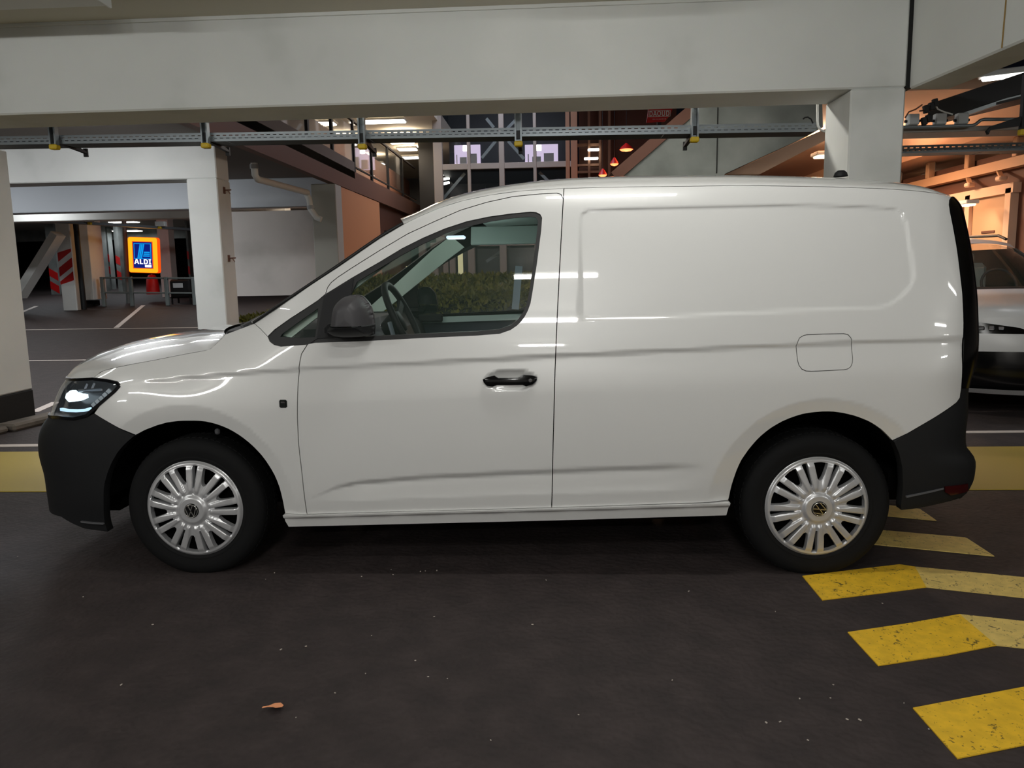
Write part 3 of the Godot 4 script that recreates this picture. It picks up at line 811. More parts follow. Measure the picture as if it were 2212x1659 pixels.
	var crown := [Vector3(-0.467, 1.600, -0.500), Vector3(-0.391, 1.629, -0.500), Vector3(-0.289, 1.676, -0.500), Vector3(-0.176, 1.713, -0.500), Vector3(-0.042, 1.741, -0.500), Vector3(0.113, 1.762, -0.500), Vector3(0.300, 1.777, -0.500), Vector3(0.486, 1.782, -0.500), Vector3(0.703, 1.782, -0.500), Vector3(1.134, 1.775, -0.500), Vector3(1.454, 1.762, -0.500), Vector3(1.667, 1.749, -0.500), Vector3(1.815, 1.736, -0.500), Vector3(1.942, 1.722, -0.500), Vector3(2.026, 1.706, -0.500), Vector3(2.100, 1.657, -0.500)]
	for i in crown.size():
		rc.append(Vector3(re[i].x - (0.10 * (1.0 - i / 5.0) if i < 5 else 0.0) + (0.04 if i == crown.size() - 1 else 0.0), crown[i].y + 0.012, MID))
	obj("roof", across(smooth_line(re, 60), smooth_line(rc, 60), 2.4, 2.6, 44, 0.0, 0.72), paint, van)
	var an := MB.new()
	an.lathe([Vector2(0.0, 0.03), Vector2(0.016, 0.028), Vector2(0.028, 0.018), Vector2(0.034, 0.0)], Vector3(1.667, 1.773, -0.700), Vector3.UP, 24)
	obj("roof_antenna", an, black, van)
	# ---- mirrors
	for far in [false, true]:
		var mm := MB.new()
		var housing := PackedVector2Array([Vector2(-0.681, 1.138), Vector2(-0.678, 1.157), Vector2(-0.673, 1.184), Vector2(-0.666, 1.207), Vector2(-0.657, 1.222), Vector2(-0.646, 1.233), Vector2(-0.635, 1.242), Vector2(-0.624, 1.249), Vector2(-0.613, 1.252), Vector2(-0.602, 1.254), Vector2(-0.589, 1.255), Vector2(-0.576, 1.255), Vector2(-0.565, 1.253), Vector2(-0.556, 1.250), Vector2(-0.549, 1.244), Vector2(-0.542, 1.237), Vector2(-0.535, 1.229), Vector2(-0.527, 1.218), Vector2(-0.521, 1.206), Vector2(-0.517, 1.191), Vector2(-0.513, 1.174), Vector2(-0.511, 1.156), Vector2(-0.510, 1.137), Vector2(-0.509, 1.118), Vector2(-0.511, 1.103), Vector2(-0.512, 1.093), Vector2(-0.514, 1.087), Vector2(-0.526, 1.083), Vector2(-0.556, 1.079), Vector2(-0.596, 1.077), Vector2(-0.630, 1.077), Vector2(-0.651, 1.079), Vector2(-0.665, 1.081), Vector2(-0.676, 1.086), Vector2(-0.686, 1.092), Vector2(-0.694, 1.099), Vector2(-0.697, 1.107), Vector2(-0.694, 1.118), Vector2(-0.687, 1.130)])
		if Geometry2D.is_polygon_clockwise(housing):
			housing.reverse()
		var lift := func(q: Vector2) -> Vector3:
			var d := 9.0
			for i in housing.size():
				d = minf(d, q.distance_to(Geometry2D.get_closest_point_to_segment(q, housing[i], housing[(i + 1) % housing.size()])))
			var k := minf(d / 0.055, 1.0)
			var z := 0.03 + 0.155 * sqrt(1.0 - (1.0 - k) * (1.0 - k)) + 0.12 * minf(d, 0.12)
			return Vector3(q.x, q.y, 2.0 * MID - z if far else z)
		var upper := Geometry2D.intersect_polygons(housing, PackedVector2Array([Vector2(-2, 1.127), Vector2(2, 1.140), Vector2(2, 2), Vector2(-2, 2)]))[0]
		var lower := Geometry2D.intersect_polygons(housing, PackedVector2Array([Vector2(-2, 0.5), Vector2(2, 0.5), Vector2(2, 1.136), Vector2(-2, 1.123)]))[0]
		mm.skin(upper, [], lift, Vector3(0, 0, -1 if far else 1), 0.015 if far else 0.005, 0.02)
		var mir := obj("mirror", mm, M.mirror_plastic, van)
		var low := MB.new()
		low.skin(lower, [], lift, Vector3(0, 0, -1 if far else 1), 0.015 if far else 0.005, 0.02)
		obj("mirror_lower_shell", low, black, mir)
		var arm := MB.new()
		arm.box(Vector3(-0.655, 1.108, 2.0 * MID - 0.03 if far else 0.03), Vector3(0.12, 0.05, 0.1), Basis(), 0.015)
		obj("mirror_arm", arm, black, mir)
		var gl := MB.new()
		var gx: float = -0.510 + (0.006 if far else -0.05)
		var s1: float = 0.03 if far else 0.05
		var s2: float = 0.175 if far else 0.11
		gl.quad(Vector3(gx - 0.016, 1.235, 2.0 * MID - s1 if far else s1), Vector3(gx - 0.016, 1.235, 2.0 * MID - s2 if far else s2), Vector3(gx, 1.115, 2.0 * MID - s2 if far else s2), Vector3(gx, 1.115, 2.0 * MID - s1 if far else s1))
		obj("mirror_glass", gl, M.mirror_glass, mir)
	# ---- cabin
	var dash := MB.new()
	var dp := PackedVector2Array([Vector2(-1.22, 0.75), Vector2(-0.62, 0.75), Vector2(-0.56, 0.9), Vector2(-0.6, 1.04), Vector2(-0.72, 1.105), Vector2(-1.2, 1.1)])
	dash.prism(dp, Vector3(0, 0, 2.0 * MID + 0.09), Basis(Vector3.RIGHT, Vector3.UP, Vector3(0, 0, 1)), -2.0 * MID - 0.18)
	obj("dashboard", dash, M.cabin_dark, van)
	var scr := MB.new()
	scr.box(Vector3(-0.57, 1.08, -0.72), Vector3(0.02, 0.12, 0.2), Basis(Vector3.BACK, 0.2), 0.004)
	scr.box(Vector3(-0.506, 1.083, -0.300), Vector3(0.012, 0.075, 0.05), Basis(Vector3.BACK, 0.25), 0.003)
	obj("dashboard_screen", scr, M.cabin_light, van)
	var sw := MB.new()
	var sc: Vector3 = Vector3(-0.470, 1.122, -0.420)
	var ring := []
	var e1 := Vector3(-0.42, 0.9, 0.0).normalized()
	var e2 := Vector3(0, 0, 1)
	for k in 33:
		ring.append(sc + (e1 * cos(TAU * k / 32.0) + e2 * sin(TAU * k / 32.0)) * 0.185)
	sw.tube(ring, 0.016, 10, false)
	for k in 3:
		var d := e1 * cos(TAU * (k / 3.0 + 0.5)) + e2 * sin(TAU * (k / 3.0 + 0.5))
		sw.bar(sc + d * 0.03 + Vector3(-0.03, -0.015, 0), sc + d * 0.18, 0.035, 0.014, e1.cross(e2))
	sw.lathe([Vector2(0.0, 0.02), Vector2(0.05, 0.015), Vector2(0.06, -0.02), Vector2(0.03, -0.09)], sc + Vector3(-0.02, -0.01, 0), Vector3(0.9, 0.42, 0).normalized(), 24)
	obj("steering_wheel", sw, M.cabin_dark, van)
	var card := MB.new()     # far door card, seen through the near window
	card.skin(PackedVector2Array([Vector2(-0.78, 0.5), Vector2(0.2, 0.5), Vector2(0.19, 1.05), Vector2(-0.78, 1.04)]), [], side_f(-0.075, true, true), Vector3(0, 0, 1), 0.1, 0.02)
	var cobj := obj("door_card", card, M.cabin_blue, van)
	var ledge := MB.new()
	for i in 12:
		var xa := lerpf(-0.6, 0.12, i / 12.0)
		var xb := lerpf(-0.6, 0.12, (i + 1) / 12.0)
		ledge.bar(Vector3(xa, 1.052 + xa * 0.02, 2.0 * MID - body_z(xa, 1.06) + 0.06), Vector3(xb, 1.052 + xb * 0.02, 2.0 * MID - body_z(xb, 1.06) + 0.06), 0.07, 0.035)
	obj("door_ledge", ledge, M.cabin_grey, cobj)
	var pull := MB.new()
	pull.box(Vector3(-0.538, 1.057, -1.680), Vector3(0.16, 0.05, 0.03), Basis(), 0.01)
	obj("door_pull", pull, M.cabin_dark, cobj)
	var pil := MB.new()
	for far in [false, true]:
		pil.skin(PackedVector2Array([Vector2(-0.98, 1.1), Vector2(-0.9, 1.07), Vector2(-0.42, 1.42), Vector2(-0.3, 1.5), Vector2(-0.38, 1.57), Vector2(-0.5, 1.49)]), [], side_f(-0.05, far, true), Vector3(0, 0, 1 if far else -1), 0.06, 0.02)
	obj("pillar_trim", pil, M.cabin_pillar, van)
	var hl := MB.new()
	hl.box(Vector3(0.10, 1.635, MID), Vector3(0.5, 0.02, 1.3), Basis(Vector3.BACK, 0.03), 0.005)
	hl.box(Vector3(0.0, 1.565, 2.0 * MID + 0.24), Vector3(0.5, 0.12, 0.02), Basis(Vector3.RIGHT, -0.4), 0.005)
	obj("headliner", hl, M.cabin_grey, van)
	var dome := MB.new()
	dome.box(Vector3(-0.270, 1.530, -0.950), Vector3(0.10, 0.018, 0.06), Basis(), 0.006)
	obj("cabin_lamp", dome, M.dome_glow, van)
	var dl := OmniLight3D.new()
	dl.name = "cabin_lamp_light"
	dl.position = Vector3(-0.270, 1.530, -0.950) + Vector3(0.0, -0.05, 0)
	dl.light_energy = 0.09
	dl.light_size = 0.05
	dl.light_color = Color(0.92, 1.0, 0.96)
	dl.omni_range = 12.0
	dl.omni_attenuation = 2.0
	dl.shadow_enabled = true
	van.add_child(dl, true)
	var bulk := MB.new()
	bulk.prism(PackedVector2Array([Vector2(-0.84, 0.44), Vector2(0.84, 0.44), Vector2(0.84, 1.05), Vector2(0.64, 1.62), Vector2(-0.64, 1.62), Vector2(-0.84, 1.05)]), Vector3(0.41, 0, MID), Basis(Vector3(0, 0, 1), Vector3.UP, Vector3.RIGHT), 0.03)
	obj("bulkhead", bulk, M.cabin_dark, van)
	for sd in [-0.42, 2.0 * MID + 0.42]:
		var se := MB.new()
		se.box(Vector3(0.02, 0.62, sd), Vector3(0.5, 0.16, 0.5), Basis(), 0.05)
		se.box(Vector3(0.3, 0.95, sd), Vector3(0.14, 0.62, 0.46), Basis(Vector3.BACK, -0.2), 0.05)
		se.box(Vector3(0.385, 1.36, sd), Vector3(0.09, 0.2, 0.26), Basis(Vector3.BACK, -0.15), 0.04)
		obj("seat", se, M.cabin_blue, van)
	var belt := MB.new()
	belt.bar(Vector3(0.042, 1.376, -1.600), Vector3(0.013, 1.107, -1.620), 0.045, 0.004, Vector3(0, 0, 1))
	obj("seat_belt", belt, M.cabin_light, van)
	# ---- wheels
	var first := wheel_parts(van)
	wheel_place(first, Vector3(-1.3775, HUB_Y, -0.016), false, deg_to_rad(-6.0), 0.04)
	var spots := [[Vector3(1.3775, HUB_Y, -0.016), false, deg_to_rad(-182.0 - 0.0), 1.06], [Vector3(-1.3775, HUB_Y, 2.0 * MID), true, 0.3, 0.0], [Vector3(1.3775, HUB_Y, 2.0 * MID), true, 0.9, 0.0]]
	for s in spots:
		var w: Node3D = first.duplicate()
		w.name = numbered("wheel", van)
		van.add_child(w, true)
		wheel_place(w, s[0], s[1], s[2], s[3])

# one row from the near edge over the middle to the far edge
func across_row(e: Vector3, c: Vector3, px: float, py: float, n: int, py2 := 1.0) -> Array:
	var row := []
	for j in n + 1:
		var a := lerpf(1.0, -1.0, float(j) / n)
		var q := signf(a) * (1.0 - pow(1.0 - absf(a), 1.6))
		var w := absf(q)
		var lift := 1.0 - pow(w, py)
		if py2 != 1.0:
			lift = pow(lift, py2)
		row.append(Vector3(c.x + (e.x - c.x) * pow(w, px), e.y + (c.y - e.y) * lift, MID + (e.z - MID) * q))
	return row

func across(edge: Array, mids: Array, px: float, py: float, n: int, gap := 0.0, py2 := 1.0, px0 := 0.0) -> MB:
	var g := []
	for i in edge.size():
		var e: Vector3 = edge[i]
		e.z -= gap
		g.append(across_row(e, mids[i], px if px0 == 0.0 else lerpf(px0, px, clampf(i / 10.0, 0.0, 1.0)), py, n, py2))
	var m := MB.new()
	m.grid(g, Vector3(-0.2, 1, 0))
	return m

func wheel_place(w: Node3D, at: Vector3, far: bool, turn: float, cap_turn: float) -> void:
	w.transform = Transform3D((Basis(Vector3.UP, PI) if far else Basis()) * Basis(Vector3(0, 0, 1), turn), at)
	(w.get_node("emblem") as Node3D).rotation.z = cap_turn - turn

func wheel_parts(van: Node3D) -> Node3D:
	var w := Node3D.new()
	w.name = "wheel"
	van.add_child(w, true)
	var tm := MB.new()
	tm.lathe([Vector2(0.196, -0.2), Vector2(0.25, -0.205), Vector2(0.302, -0.19), Vector2(0.318, -0.17), Vector2(0.321, -0.12), Vector2(0.321, -0.06), Vector2(0.319, -0.036), Vector2(0.311, -0.016), Vector2(0.29, -0.004), Vector2(0.264, 0.0), Vector2(0.242, -0.006), Vector2(0.238, -0.003), Vector2(0.228, -0.004), Vector2(0.218, -0.014), Vector2(0.2, -0.03)], Vector3.ZERO, Vector3(0, 0, 1), 96)
	obj("tyre", tm, M.tyre, w)
	var tr := MB.new()
	for k in 72:
		var a := TAU * k / 72.0
		var d := Vector3(cos(a), sin(a), 0)
		var t := Vector3(-sin(a), cos(a), 0)
		for row in [[-0.148, 0.03], [-0.058, 0.036]]:
			tr.box(d * 0.318 + Vector3(0, 0, row[0]), Vector3(0.018, 0.008, row[1]), Basis(t, d, Vector3(0, 0, 1)))
	obj("tread", tr, M.tyre, w)
	var dk := MB.new()
	dk.lathe([Vector2(0.0, -0.05), Vector2(0.19, -0.05), Vector2(0.203, -0.02)], Vector3.ZERO, Vector3(0, 0, 1), 48)
	obj("rim", dk, M.cavity, w)
	# cover: disc with nine teardrop windows and nine slots
	var disc := PackedVector2Array()
	for k in 96:
		disc.append(Vector2.from_angle(TAU * k / 96.0) * 0.2205)
	var holes := []
	for k in 9:
		var a := TAU * k / 9.0 - PI / 2.0
		var tear := PackedVector2Array()
		for p in [[0.188, -8.3], [0.189, 0.0], [0.188, 8.3], [0.165, 7.6], [0.14, 6.2], [0.122, 4.6], [0.114, 2.2], [0.114, -2.2], [0.122, -4.6], [0.14, -6.2], [0.165, -7.6]]:
			tear.append(Vector2.from_angle(a + deg_to_rad(p[1] * 1.04)) * p[0] * 1.06)
		var b := a + TAU / 18.0
		var slot := PackedVector2Array()
		for p in [[0.19, -4.0], [0.19, 4.0], [0.14, 3.2], [0.096, 2.7], [0.096, -2.7], [0.14, -3.2]]:
			slot.append(Vector2.from_angle(b + deg_to_rad(p[1] * 0.85)) * p[0] * 1.06)
		for s in [tear, slot]:
			if Geometry2D.is_polygon_clockwise(s):
				s.reverse()
			holes.append(s)
	var cover := MB.new()
	cover.skin(disc, holes, func(q: Vector2) -> Vector3:
		q /= 1.06
		var r := q.length()
		var a := fposmod(q.angle() + PI / 2.0 + PI / 9.0, TAU / 9.0) - PI / 9.0      # 0 at a teardrop
		var d := absf(a) * r                                                  # across the blade
		var z := lerpf(0.016, 0.004, smoothstep(0.06, 0.2, r))
		var mid := deg_to_rad(11.8) * r
		if r > 0.068 and r < 0.192:
			z += 0.007 * smoothstep(0.068, 0.085, r) * (1.0 - smoothstep(0.018, 0.0, 0.192 - r)) * (1.0 - pow(clampf(absf(d - mid) / (0.095 * r + 0.003), 0.0, 1.0), 6.0))
			z -= 0.006 * smoothstep(deg_to_rad(16.0) * r, deg_to_rad(20.0) * r, d)
		z += 0.012 * smoothstep(0.066, 0.052, r)
		z -= 0.012 * smoothstep(0.198, 0.2085, r)
		return Vector3(q.x * 1.06, q.y * 1.06, z), Vector3(0, 0, 1), 0.0045, 0.014, 0.03)
	obj("wheel_cover", cover, M.silver, w)
	var cd := MB.new()
	cd.lathe([Vector2(0.0, 0.0335), Vector2(0.024, 0.033), Vector2(0.0325, 0.031), Vector2(0.034, 0.026)], Vector3.ZERO, Vector3(0, 0, 1), 36)
	obj("centre_cap", cd, M.black_gloss, w)
	var em := MB.new()
	var ring := []
	for k in 37:
		ring.append(Vector3(cos(TAU * k / 36.0) * 0.029, sin(TAU * k / 36.0) * 0.029, 0.0335))
	em.tube(ring, 0.0016, 6, false)
	var strokes := [[[-0.0105, 0.0255], [0.0, 0.003], [0.0105, 0.0255]], [[-0.0245, 0.0135], [-0.0115, -0.0245], [0.0, -0.001], [0.0115, -0.0245], [0.0245, 0.0135]]]
	for s in strokes:
		for i in s.size() - 1:
			em.bar(Vector3(s[i][0], s[i][1], 0.0345), Vector3(s[i + 1][0], s[i + 1][1], 0.0345), 0.003, 0.0036, Vector3(0, 0, 1))
	obj("emblem", em, M.emblem, w)
	return w

# ---------------------------------------------------------------- materials
func materials() -> void:
	var p := mat("paint", Color(0.845, 0.845, 0.838), 0.32)
	p.clearcoat_enabled = true
	p.clearcoat = 1.0
	p.clearcoat_roughness = 0.03
	mat("black_plastic", Color(0.085, 0.088, 0.095), 0.62, 0.0, 0.4)
	mat("mirror_plastic", Color(0.27, 0.265, 0.275), 0.5, 0.0, 0.45)
	mat("black_gloss", Color(0.03, 0.032, 0.036), 0.14)
	mat("grey_plastic", Color(0.32, 0.32, 0.33), 0.6)
	mat("rubber", Color(0.05, 0.052, 0.056), 0.55)
	mat("cavity", Color(0.022, 0.022, 0.024), 0.9, 0.0, 0.2)
	mat("tyre", Color(0.052, 0.053, 0.057), 0.78, 0.0, 0.35)
	mat("silver", Color(0.82, 0.822, 0.83), 0.3, 0.55)
	mat("chrome", Color(0.8, 0.81, 0.83), 0.12, 1.0)
	mat("emblem", Color(0.88, 0.88, 0.86), 0.16, 0.9)
	mat("mirror_glass", Color(0.85, 0.9, 0.88), 0.02, 1.0)
	mat("lamp_dark", Color(0.06, 0.065, 0.075), 0.25, 0.2)
	mat("red_glass", Color(0.22, 0.02, 0.025), 0.15)
	mat("smoke_glass", Color(0.12, 0.13, 0.125), 0.12)
	mat("tail_glass", Color(0.018, 0.019, 0.024), 0.16)
	var g := mat("van_glass", Color(0.27, 0.35, 0.32, 0.15), 0.02)
	g.transparency = BaseMaterial3D.TRANSPARENCY_ALPHA
	var lg := mat("lamp_glass", Color(0.8, 0.86, 0.92, 0.06), 0.02)
	lg.transparency = BaseMaterial3D.TRANSPARENCY_ALPHA
	var pg := mat("pane", Color(0.3, 0.33, 0.33, 0.06), 0.02)
	pg.transparency = BaseMaterial3D.TRANSPARENCY_ALPHA
	glow("lamp_eye", Color(0.86, 0.95, 1.0), 2.5)
	glow("lamp_soft", Color(0.75, 0.9, 1.0), 1.3)
	mat("lamp_cells", Color(0.75, 0.8, 0.84), 0.3, 0.1)
	mat("cabin_dark", Color(0.075, 0.08, 0.085), 0.7)
	mat("cabin_blue", Color(0.17, 0.21, 0.25), 0.85)
	mat("cabin_grey", Color(0.68, 0.75, 0.73), 0.8)
	mat("cabin_pillar", Color(0.80, 0.88, 0.83), 0.8)
	mat("cabin_light", Color(0.55, 0.6, 0.64), 0.6)
	# the place
	var asphalt := mat("asphalt", Color(1, 1, 1), 0.74, 0.0, 0.42)
	triplanar(asphalt, noise_tex(0.012, [[0.0, Color(0.182, 0.158, 0.156)], [0.45, Color(0.206, 0.176, 0.174)], [0.6, Color(0.214, 0.184, 0.181)], [1.0, Color(0.240, 0.206, 0.204)]], 5, 3, 1024), 0.33)
	asphalt.normal_enabled = true
	asphalt.normal_scale = 0.22
	var nf := FastNoiseLite.new()
	nf.frequency = 0.14
	nf.fractal_octaves = 3
	var ni: Image = nf.get_seamless_image(512, 512)
	ni.convert(Image.FORMAT_RGBA8)
	ni.bump_map_to_normal_map(3.0)
	asphalt.normal_texture = ImageTexture.create_from_image(ni)
	var conc := [[0.0, Color(0.80, 0.81, 0.80)], [0.35, Color(0.868, 0.873, 0.868)], [0.7, Color(0.882, 0.887, 0.880)], [1.0, Color(0.905, 0.907, 0.90)]]
	var wc := mat("white_concrete", Color(0.98, 0.985, 0.98), 0.75, 0.0, 0.35)
	triplanar(wc, noise_tex(0.006, conc, 5, 5, 512), 0.2)
	var wp := mat("wall_paint", Color(0.93, 0.905, 0.895), 0.7)
	triplanar(wp, wc.albedo_texture, 0.15)
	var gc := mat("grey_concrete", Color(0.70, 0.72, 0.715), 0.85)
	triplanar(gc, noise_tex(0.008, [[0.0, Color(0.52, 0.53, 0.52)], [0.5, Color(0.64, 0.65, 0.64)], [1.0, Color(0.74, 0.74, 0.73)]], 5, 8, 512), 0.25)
	var cl := mat("ceiling_paint", Color(0.88, 0.86, 0.81), 0.8)
	triplanar(cl, wc.albedo_texture, 0.1)
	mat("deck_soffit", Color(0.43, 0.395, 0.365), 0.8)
	mat("beam_grey", Color(0.82, 0.85, 0.88), 0.7)
	mat("rust_stain", Color(0.62, 0.50, 0.28), 0.8)
	mat("pale_concrete", Color(0.69, 0.695, 0.67), 0.8)
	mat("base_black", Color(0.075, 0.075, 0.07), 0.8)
	mat("joint", Color(0.07, 0.075, 0.07), 0.8)
	var kc := mat("kerb_stone", Color(0.62, 0.57, 0.53), 0.9)
	triplanar(kc, gc.albedo_texture, 0.8)
	var worn := func(base: Color, crack: Color, sd: int) -> ImageTexture:
		var cells := FastNoiseLite.new()
		cells.seed = sd
		cells.noise_type = FastNoiseLite.TYPE_CELLULAR
		cells.cellular_return_type = FastNoiseLite.RETURN_DISTANCE2_SUB
		cells.frequency = 0.013
		cells.domain_warp_enabled = true
		cells.domain_warp_amplitude = 40.0
		cells.domain_warp_frequency = 0.02
		var pat := FastNoiseLite.new()
		pat.seed = sd + 7
		pat.frequency = 0.006
		var im := Image.create(1024, 1024, false, Image.FORMAT_RGBA8)
		for y in 1024:
			for x in 1024:
				var d := cells.get_noise_2d(x, y) + 1.0
				var k := pat.get_noise_2d(x * 1.0, y * 1.0)
				var hit := 1.0 if d < 0.06 + 0.09 * k else 0.0
				var fine := pat.get_noise_2d(x * 9.0 + 500.0, y * 9.0)
				if fine > 0.50 - 0.1 * k:
					hit = maxf(hit, 0.8)
				im.set_pixel(x, y, base.lerp(base.darkened(0.08), clampf(0.5 + pat.get_noise_2d(x * 3.0, y * 3.0), 0.0, 1.0)).lerp(crack, hit * 0.75))
		return ImageTexture.create_from_image(im)
	var y1 := mat("yellow_paint", Color(1, 1, 1), 0.6)
	triplanar(y1, worn.call(Color(0.93, 0.745, 0.17), Color(0.26, 0.22, 0.12), 2), 0.8)
	var y2 := mat("pale_yellow_paint", Color(1, 1, 1), 0.6)
	triplanar(y2, worn.call(Color(0.88, 0.77, 0.44), Color(0.24, 0.21, 0.14), 4), 0.8)
	var y3 := mat("band_yellow_paint", Color(0.70, 0.61, 0.21), 0.6)
	mat("white_line", Color(0.80, 0.76, 0.73), 0.6)
	mat("galvanised", Color(0.50, 0.53, 0.55), 0.42, 0.55)
	mat("galvanised_dark", Color(0.30, 0.32, 0.34), 0.5, 0.5)
	mat("cap_yellow", Color(0.80, 0.68, 0.10), 0.5)
	mat("dark_steel", Color(0.10, 0.105, 0.11), 0.55, 0.3)
	mat("brown_steel", Color(0.43, 0.29, 0.23), 0.6)
	mat("brown_wall", Color(0.33, 0.19, 0.13), 0.7)
	mat("tan_wall", Color(0.85, 0.70, 0.59), 0.7)
	mat("tan_side", Color(0.80, 0.56, 0.39), 0.7)
	mat("tan_door", Color(0.72, 0.56, 0.43), 0.6)
	mat("pipe_white", Color(0.92, 0.93, 0.92), 0.45)
	mat("sign_red", Color(0.74, 0.06, 0.05), 0.5)
	mat("navy", Color(0.055, 0.07, 0.13), 0.4)
	mat("facade_metal", Color(0.56, 0.53, 0.50), 0.5, 0.2)
	mat("facade_brown", Color(0.52, 0.38, 0.29), 0.6)
	mat("railing_grey", Color(0.46, 0.50, 0.50), 0.5, 0.2)
	mat("box_grey", Color(0.72, 0.74, 0.75), 0.5)
	mat("soil", Color(0.09, 0.08, 0.05), 0.95)
	mat("strip_red", Color(0.72, 0.07, 0.06), 0.5)
	mat("strip_white", Color(0.85, 0.85, 0.85), 0.5)
	mat("leaf_green", Color(0.40, 0.40, 0.15), 0.6).vertex_color_use_as_albedo = true
	mat("suv_white", Color(0.80, 0.81, 0.82), 0.3).clearcoat_enabled = true
	mat("dry_leaf", Color(0.90, 0.60, 0.42), 0.7)
	mat("chip", Color(0.7, 0.66, 0.62), 0.7)
	mat("fixture", Color(0.85, 0.86, 0.86), 0.5)
	glow("tube_white", Color(1.0, 0.99, 0.95), 6.0)
	glow("tube_warm", Color(1.0, 0.86, 0.66), 5.0)
	glow("dome_glow", Color(0.8, 0.9, 1.0), 1.5)
	glow("lit_room", Color(0.86, 0.80, 0.92), 1.0)
	glow("lit_doorway", Color(0.95, 0.92, 0.70), 0.75)
	glow("pendant_glow", Color(1.0, 0.52, 0.30), 3.0)
	glow("sign_yellow", Color(1.0, 0.72, 0.10), 1.1)
	glow("sign_orange", Color(1.0, 0.33, 0.03), 1.0)
	glow("sign_blue", Color(0.01, 0.10, 0.48), 1.0)
	glow("sign_cyan", Color(0.02, 0.62, 0.95), 1.0)
	glow("sign_white", Color(0.95, 0.95, 1.0), 1.3)

# ---------------------------------------------------------------- pieces of the garage
func fixture(label: String, at: Vector3, length: float, along: Vector3, energy: float, group: String, tint := Color(1.0, 0.985, 0.95), width := 0.14, glowm := "tube_white", tilt := 0.0, up := 0.0) -> Node3D:
	var t := thing("ceiling_lamp", label, "lamp", at, group)
	var b := Basis(along.normalized(), Vector3.UP, along.normalized().cross(Vector3.UP))
	var body := MB.new()
	body.box(Vector3(0, 0.035, 0), Vector3(length + 0.06, 0.05, width + 0.04), b, 0.008)
	obj("housing", body, M.fixture, t)
	var tb := MB.new()
	tb.box(Vector3(0, 0.0, 0), Vector3(length, 0.03, width), b, 0.012)
	obj("diffuser", tb, M[glowm], t)
	if energy > 0.0:
		if tilt > 0.0:
			for sd in [-1.0, 1.0]:
				area("lamp_light", Vector3(0, -0.05, 0) + b.z * 0.035 * sd, Vector3.DOWN + b.z * tilt * sd, along, Vector2(length, width * 0.6), tint, energy * 0.5, t)
		else:
			area("lamp_light", Vector3(0, -0.03, 0), Vector3.DOWN, along, Vector2(length, width), tint, energy, t)
		if up > 0.0:
			area("lamp_uplight", Vector3(0, 0.075, 0), Vector3.UP, along, Vector2(length, width), tint, up, t)
	return t

func marking(called: String, poly: PackedVector2Array, m: Material, label: String, category := "road marking", group := "") -> void:
	var mb := MB.new()
	mb.prism(poly, Vector3(0, 0.001, 0), Basis(Vector3.RIGHT, Vector3.BACK, Vector3.UP), 0.004)
	var o := obj(called, mb, m)
	tag(o, label, category, group)

func strip_line(a: Vector2, b: Vector2, w: float) -> PackedVector2Array:
	var d := (b - a).normalized().orthogonal() * w * 0.5
	return PackedVector2Array([a + d, b + d, b - d, a - d])

# perforated side rail of a cable tray: two rows of slots, webs between
func rail(m: MB, x0: float, x1: float, y: float, z: float, slope: float) -> void:
	var at := func(x: float, dy: float) -> Vector3: return Vector3(x, y + dy + slope * (x - x0), z)
	for s in [[0.0, 0.020], [0.028, 0.014], [0.050, 0.018]]:
		m.bar(at.call(x0, s[0] + s[1] * 0.5), at.call(x1, s[0] + s[1] * 0.5), 0.004, s[1])
	var n := int((x1 - x0) / 0.052)
	for i in n:
		var x := x0 + 0.052 * i
		m.bar(at.call(x, 0.024), at.call(x + 0.022, 0.024), 0.004, 0.010)
		m.bar(at.call(x + 0.026, 0.046), at.call(x + 0.048, 0.046), 0.004, 0.010)

func tray(label: String, x0: float, x1: float, y: float, z: float, w: float, slope: float) -> Node3D:
	var t := thing("cable_tray", label, "cable tray")
	var m := MB.new()
	rail(m, x0, x1, y, z, slope)
	obj("front_rail", m, M.galvanised, t)
	var m2 := MB.new()
	rail(m2, x0, x1, y, z - w, slope)
	obj("rear_rail", m2, M.galvanised_dark, t)
	var n := int((x1 - x0) / 1.2) + 1
	for i in n:
		var xa := x0 + (x1 - x0) * i / n + 0.003
		var xb := x0 + (x1 - x0) * (i + 1) / n - 0.003
		var fl := MB.new()
		fl.bar(Vector3(xa, y + slope * (xa - x0) + 0.004, z - w * 0.5), Vector3(xb, y + slope * (xb - x0) + 0.004, z - w * 0.5), w - 0.006, 0.006)
		obj("tray_floor", fl, M.galvanised_dark, t)
	return t

func hanger(x: float, z: float, top: float, bottom: float, label: String) -> void:
	var t := thing("tray_hanger", label, "hanger", Vector3(x, bottom, z), "hangers of the long cable tray")
	var m := MB.new()
	var h := top - bottom
	for s in [-0.022, 0.022]:
		m.box(Vector3(s, h * 0.5, 0), Vector3(0.012, h, 0.05))
	m.box(Vector3(0, h * 0.5, -0.022), Vector3(0.05, h, 0.006))
	m.box(Vector3(0, h - 0.006, 0), Vector3(0.09, 0.012, 0.09), Basis(), 0.003)
	obj("channel", m, M.galvanised, t)
	var c := MB.new()
	c.box(Vector3(0, 0.0, 0), Vector3(0.066, 0.04, 0.066), Basis(), 0.008)
	obj("end_cap", c, M.cap_yellow, t)
	var a := MB.new()
	var arm := PackedVector2Array([Vector2(0, 0.105), Vector2(0, 0.04), Vector2(-0.42, 0.012), Vector2(-0.42, 0.03)])
	a.prism(arm, Vector3(-0.015, 0, 0), Basis(Vector3(0, 0, 1), Vector3.UP, Vector3.RIGHT), 0.03)
	a.box(Vector3(0, 0.02, -0.43), Vector3(0.034, 0.07, 0.02))
	obj("arm", a, M.dark_steel, t)

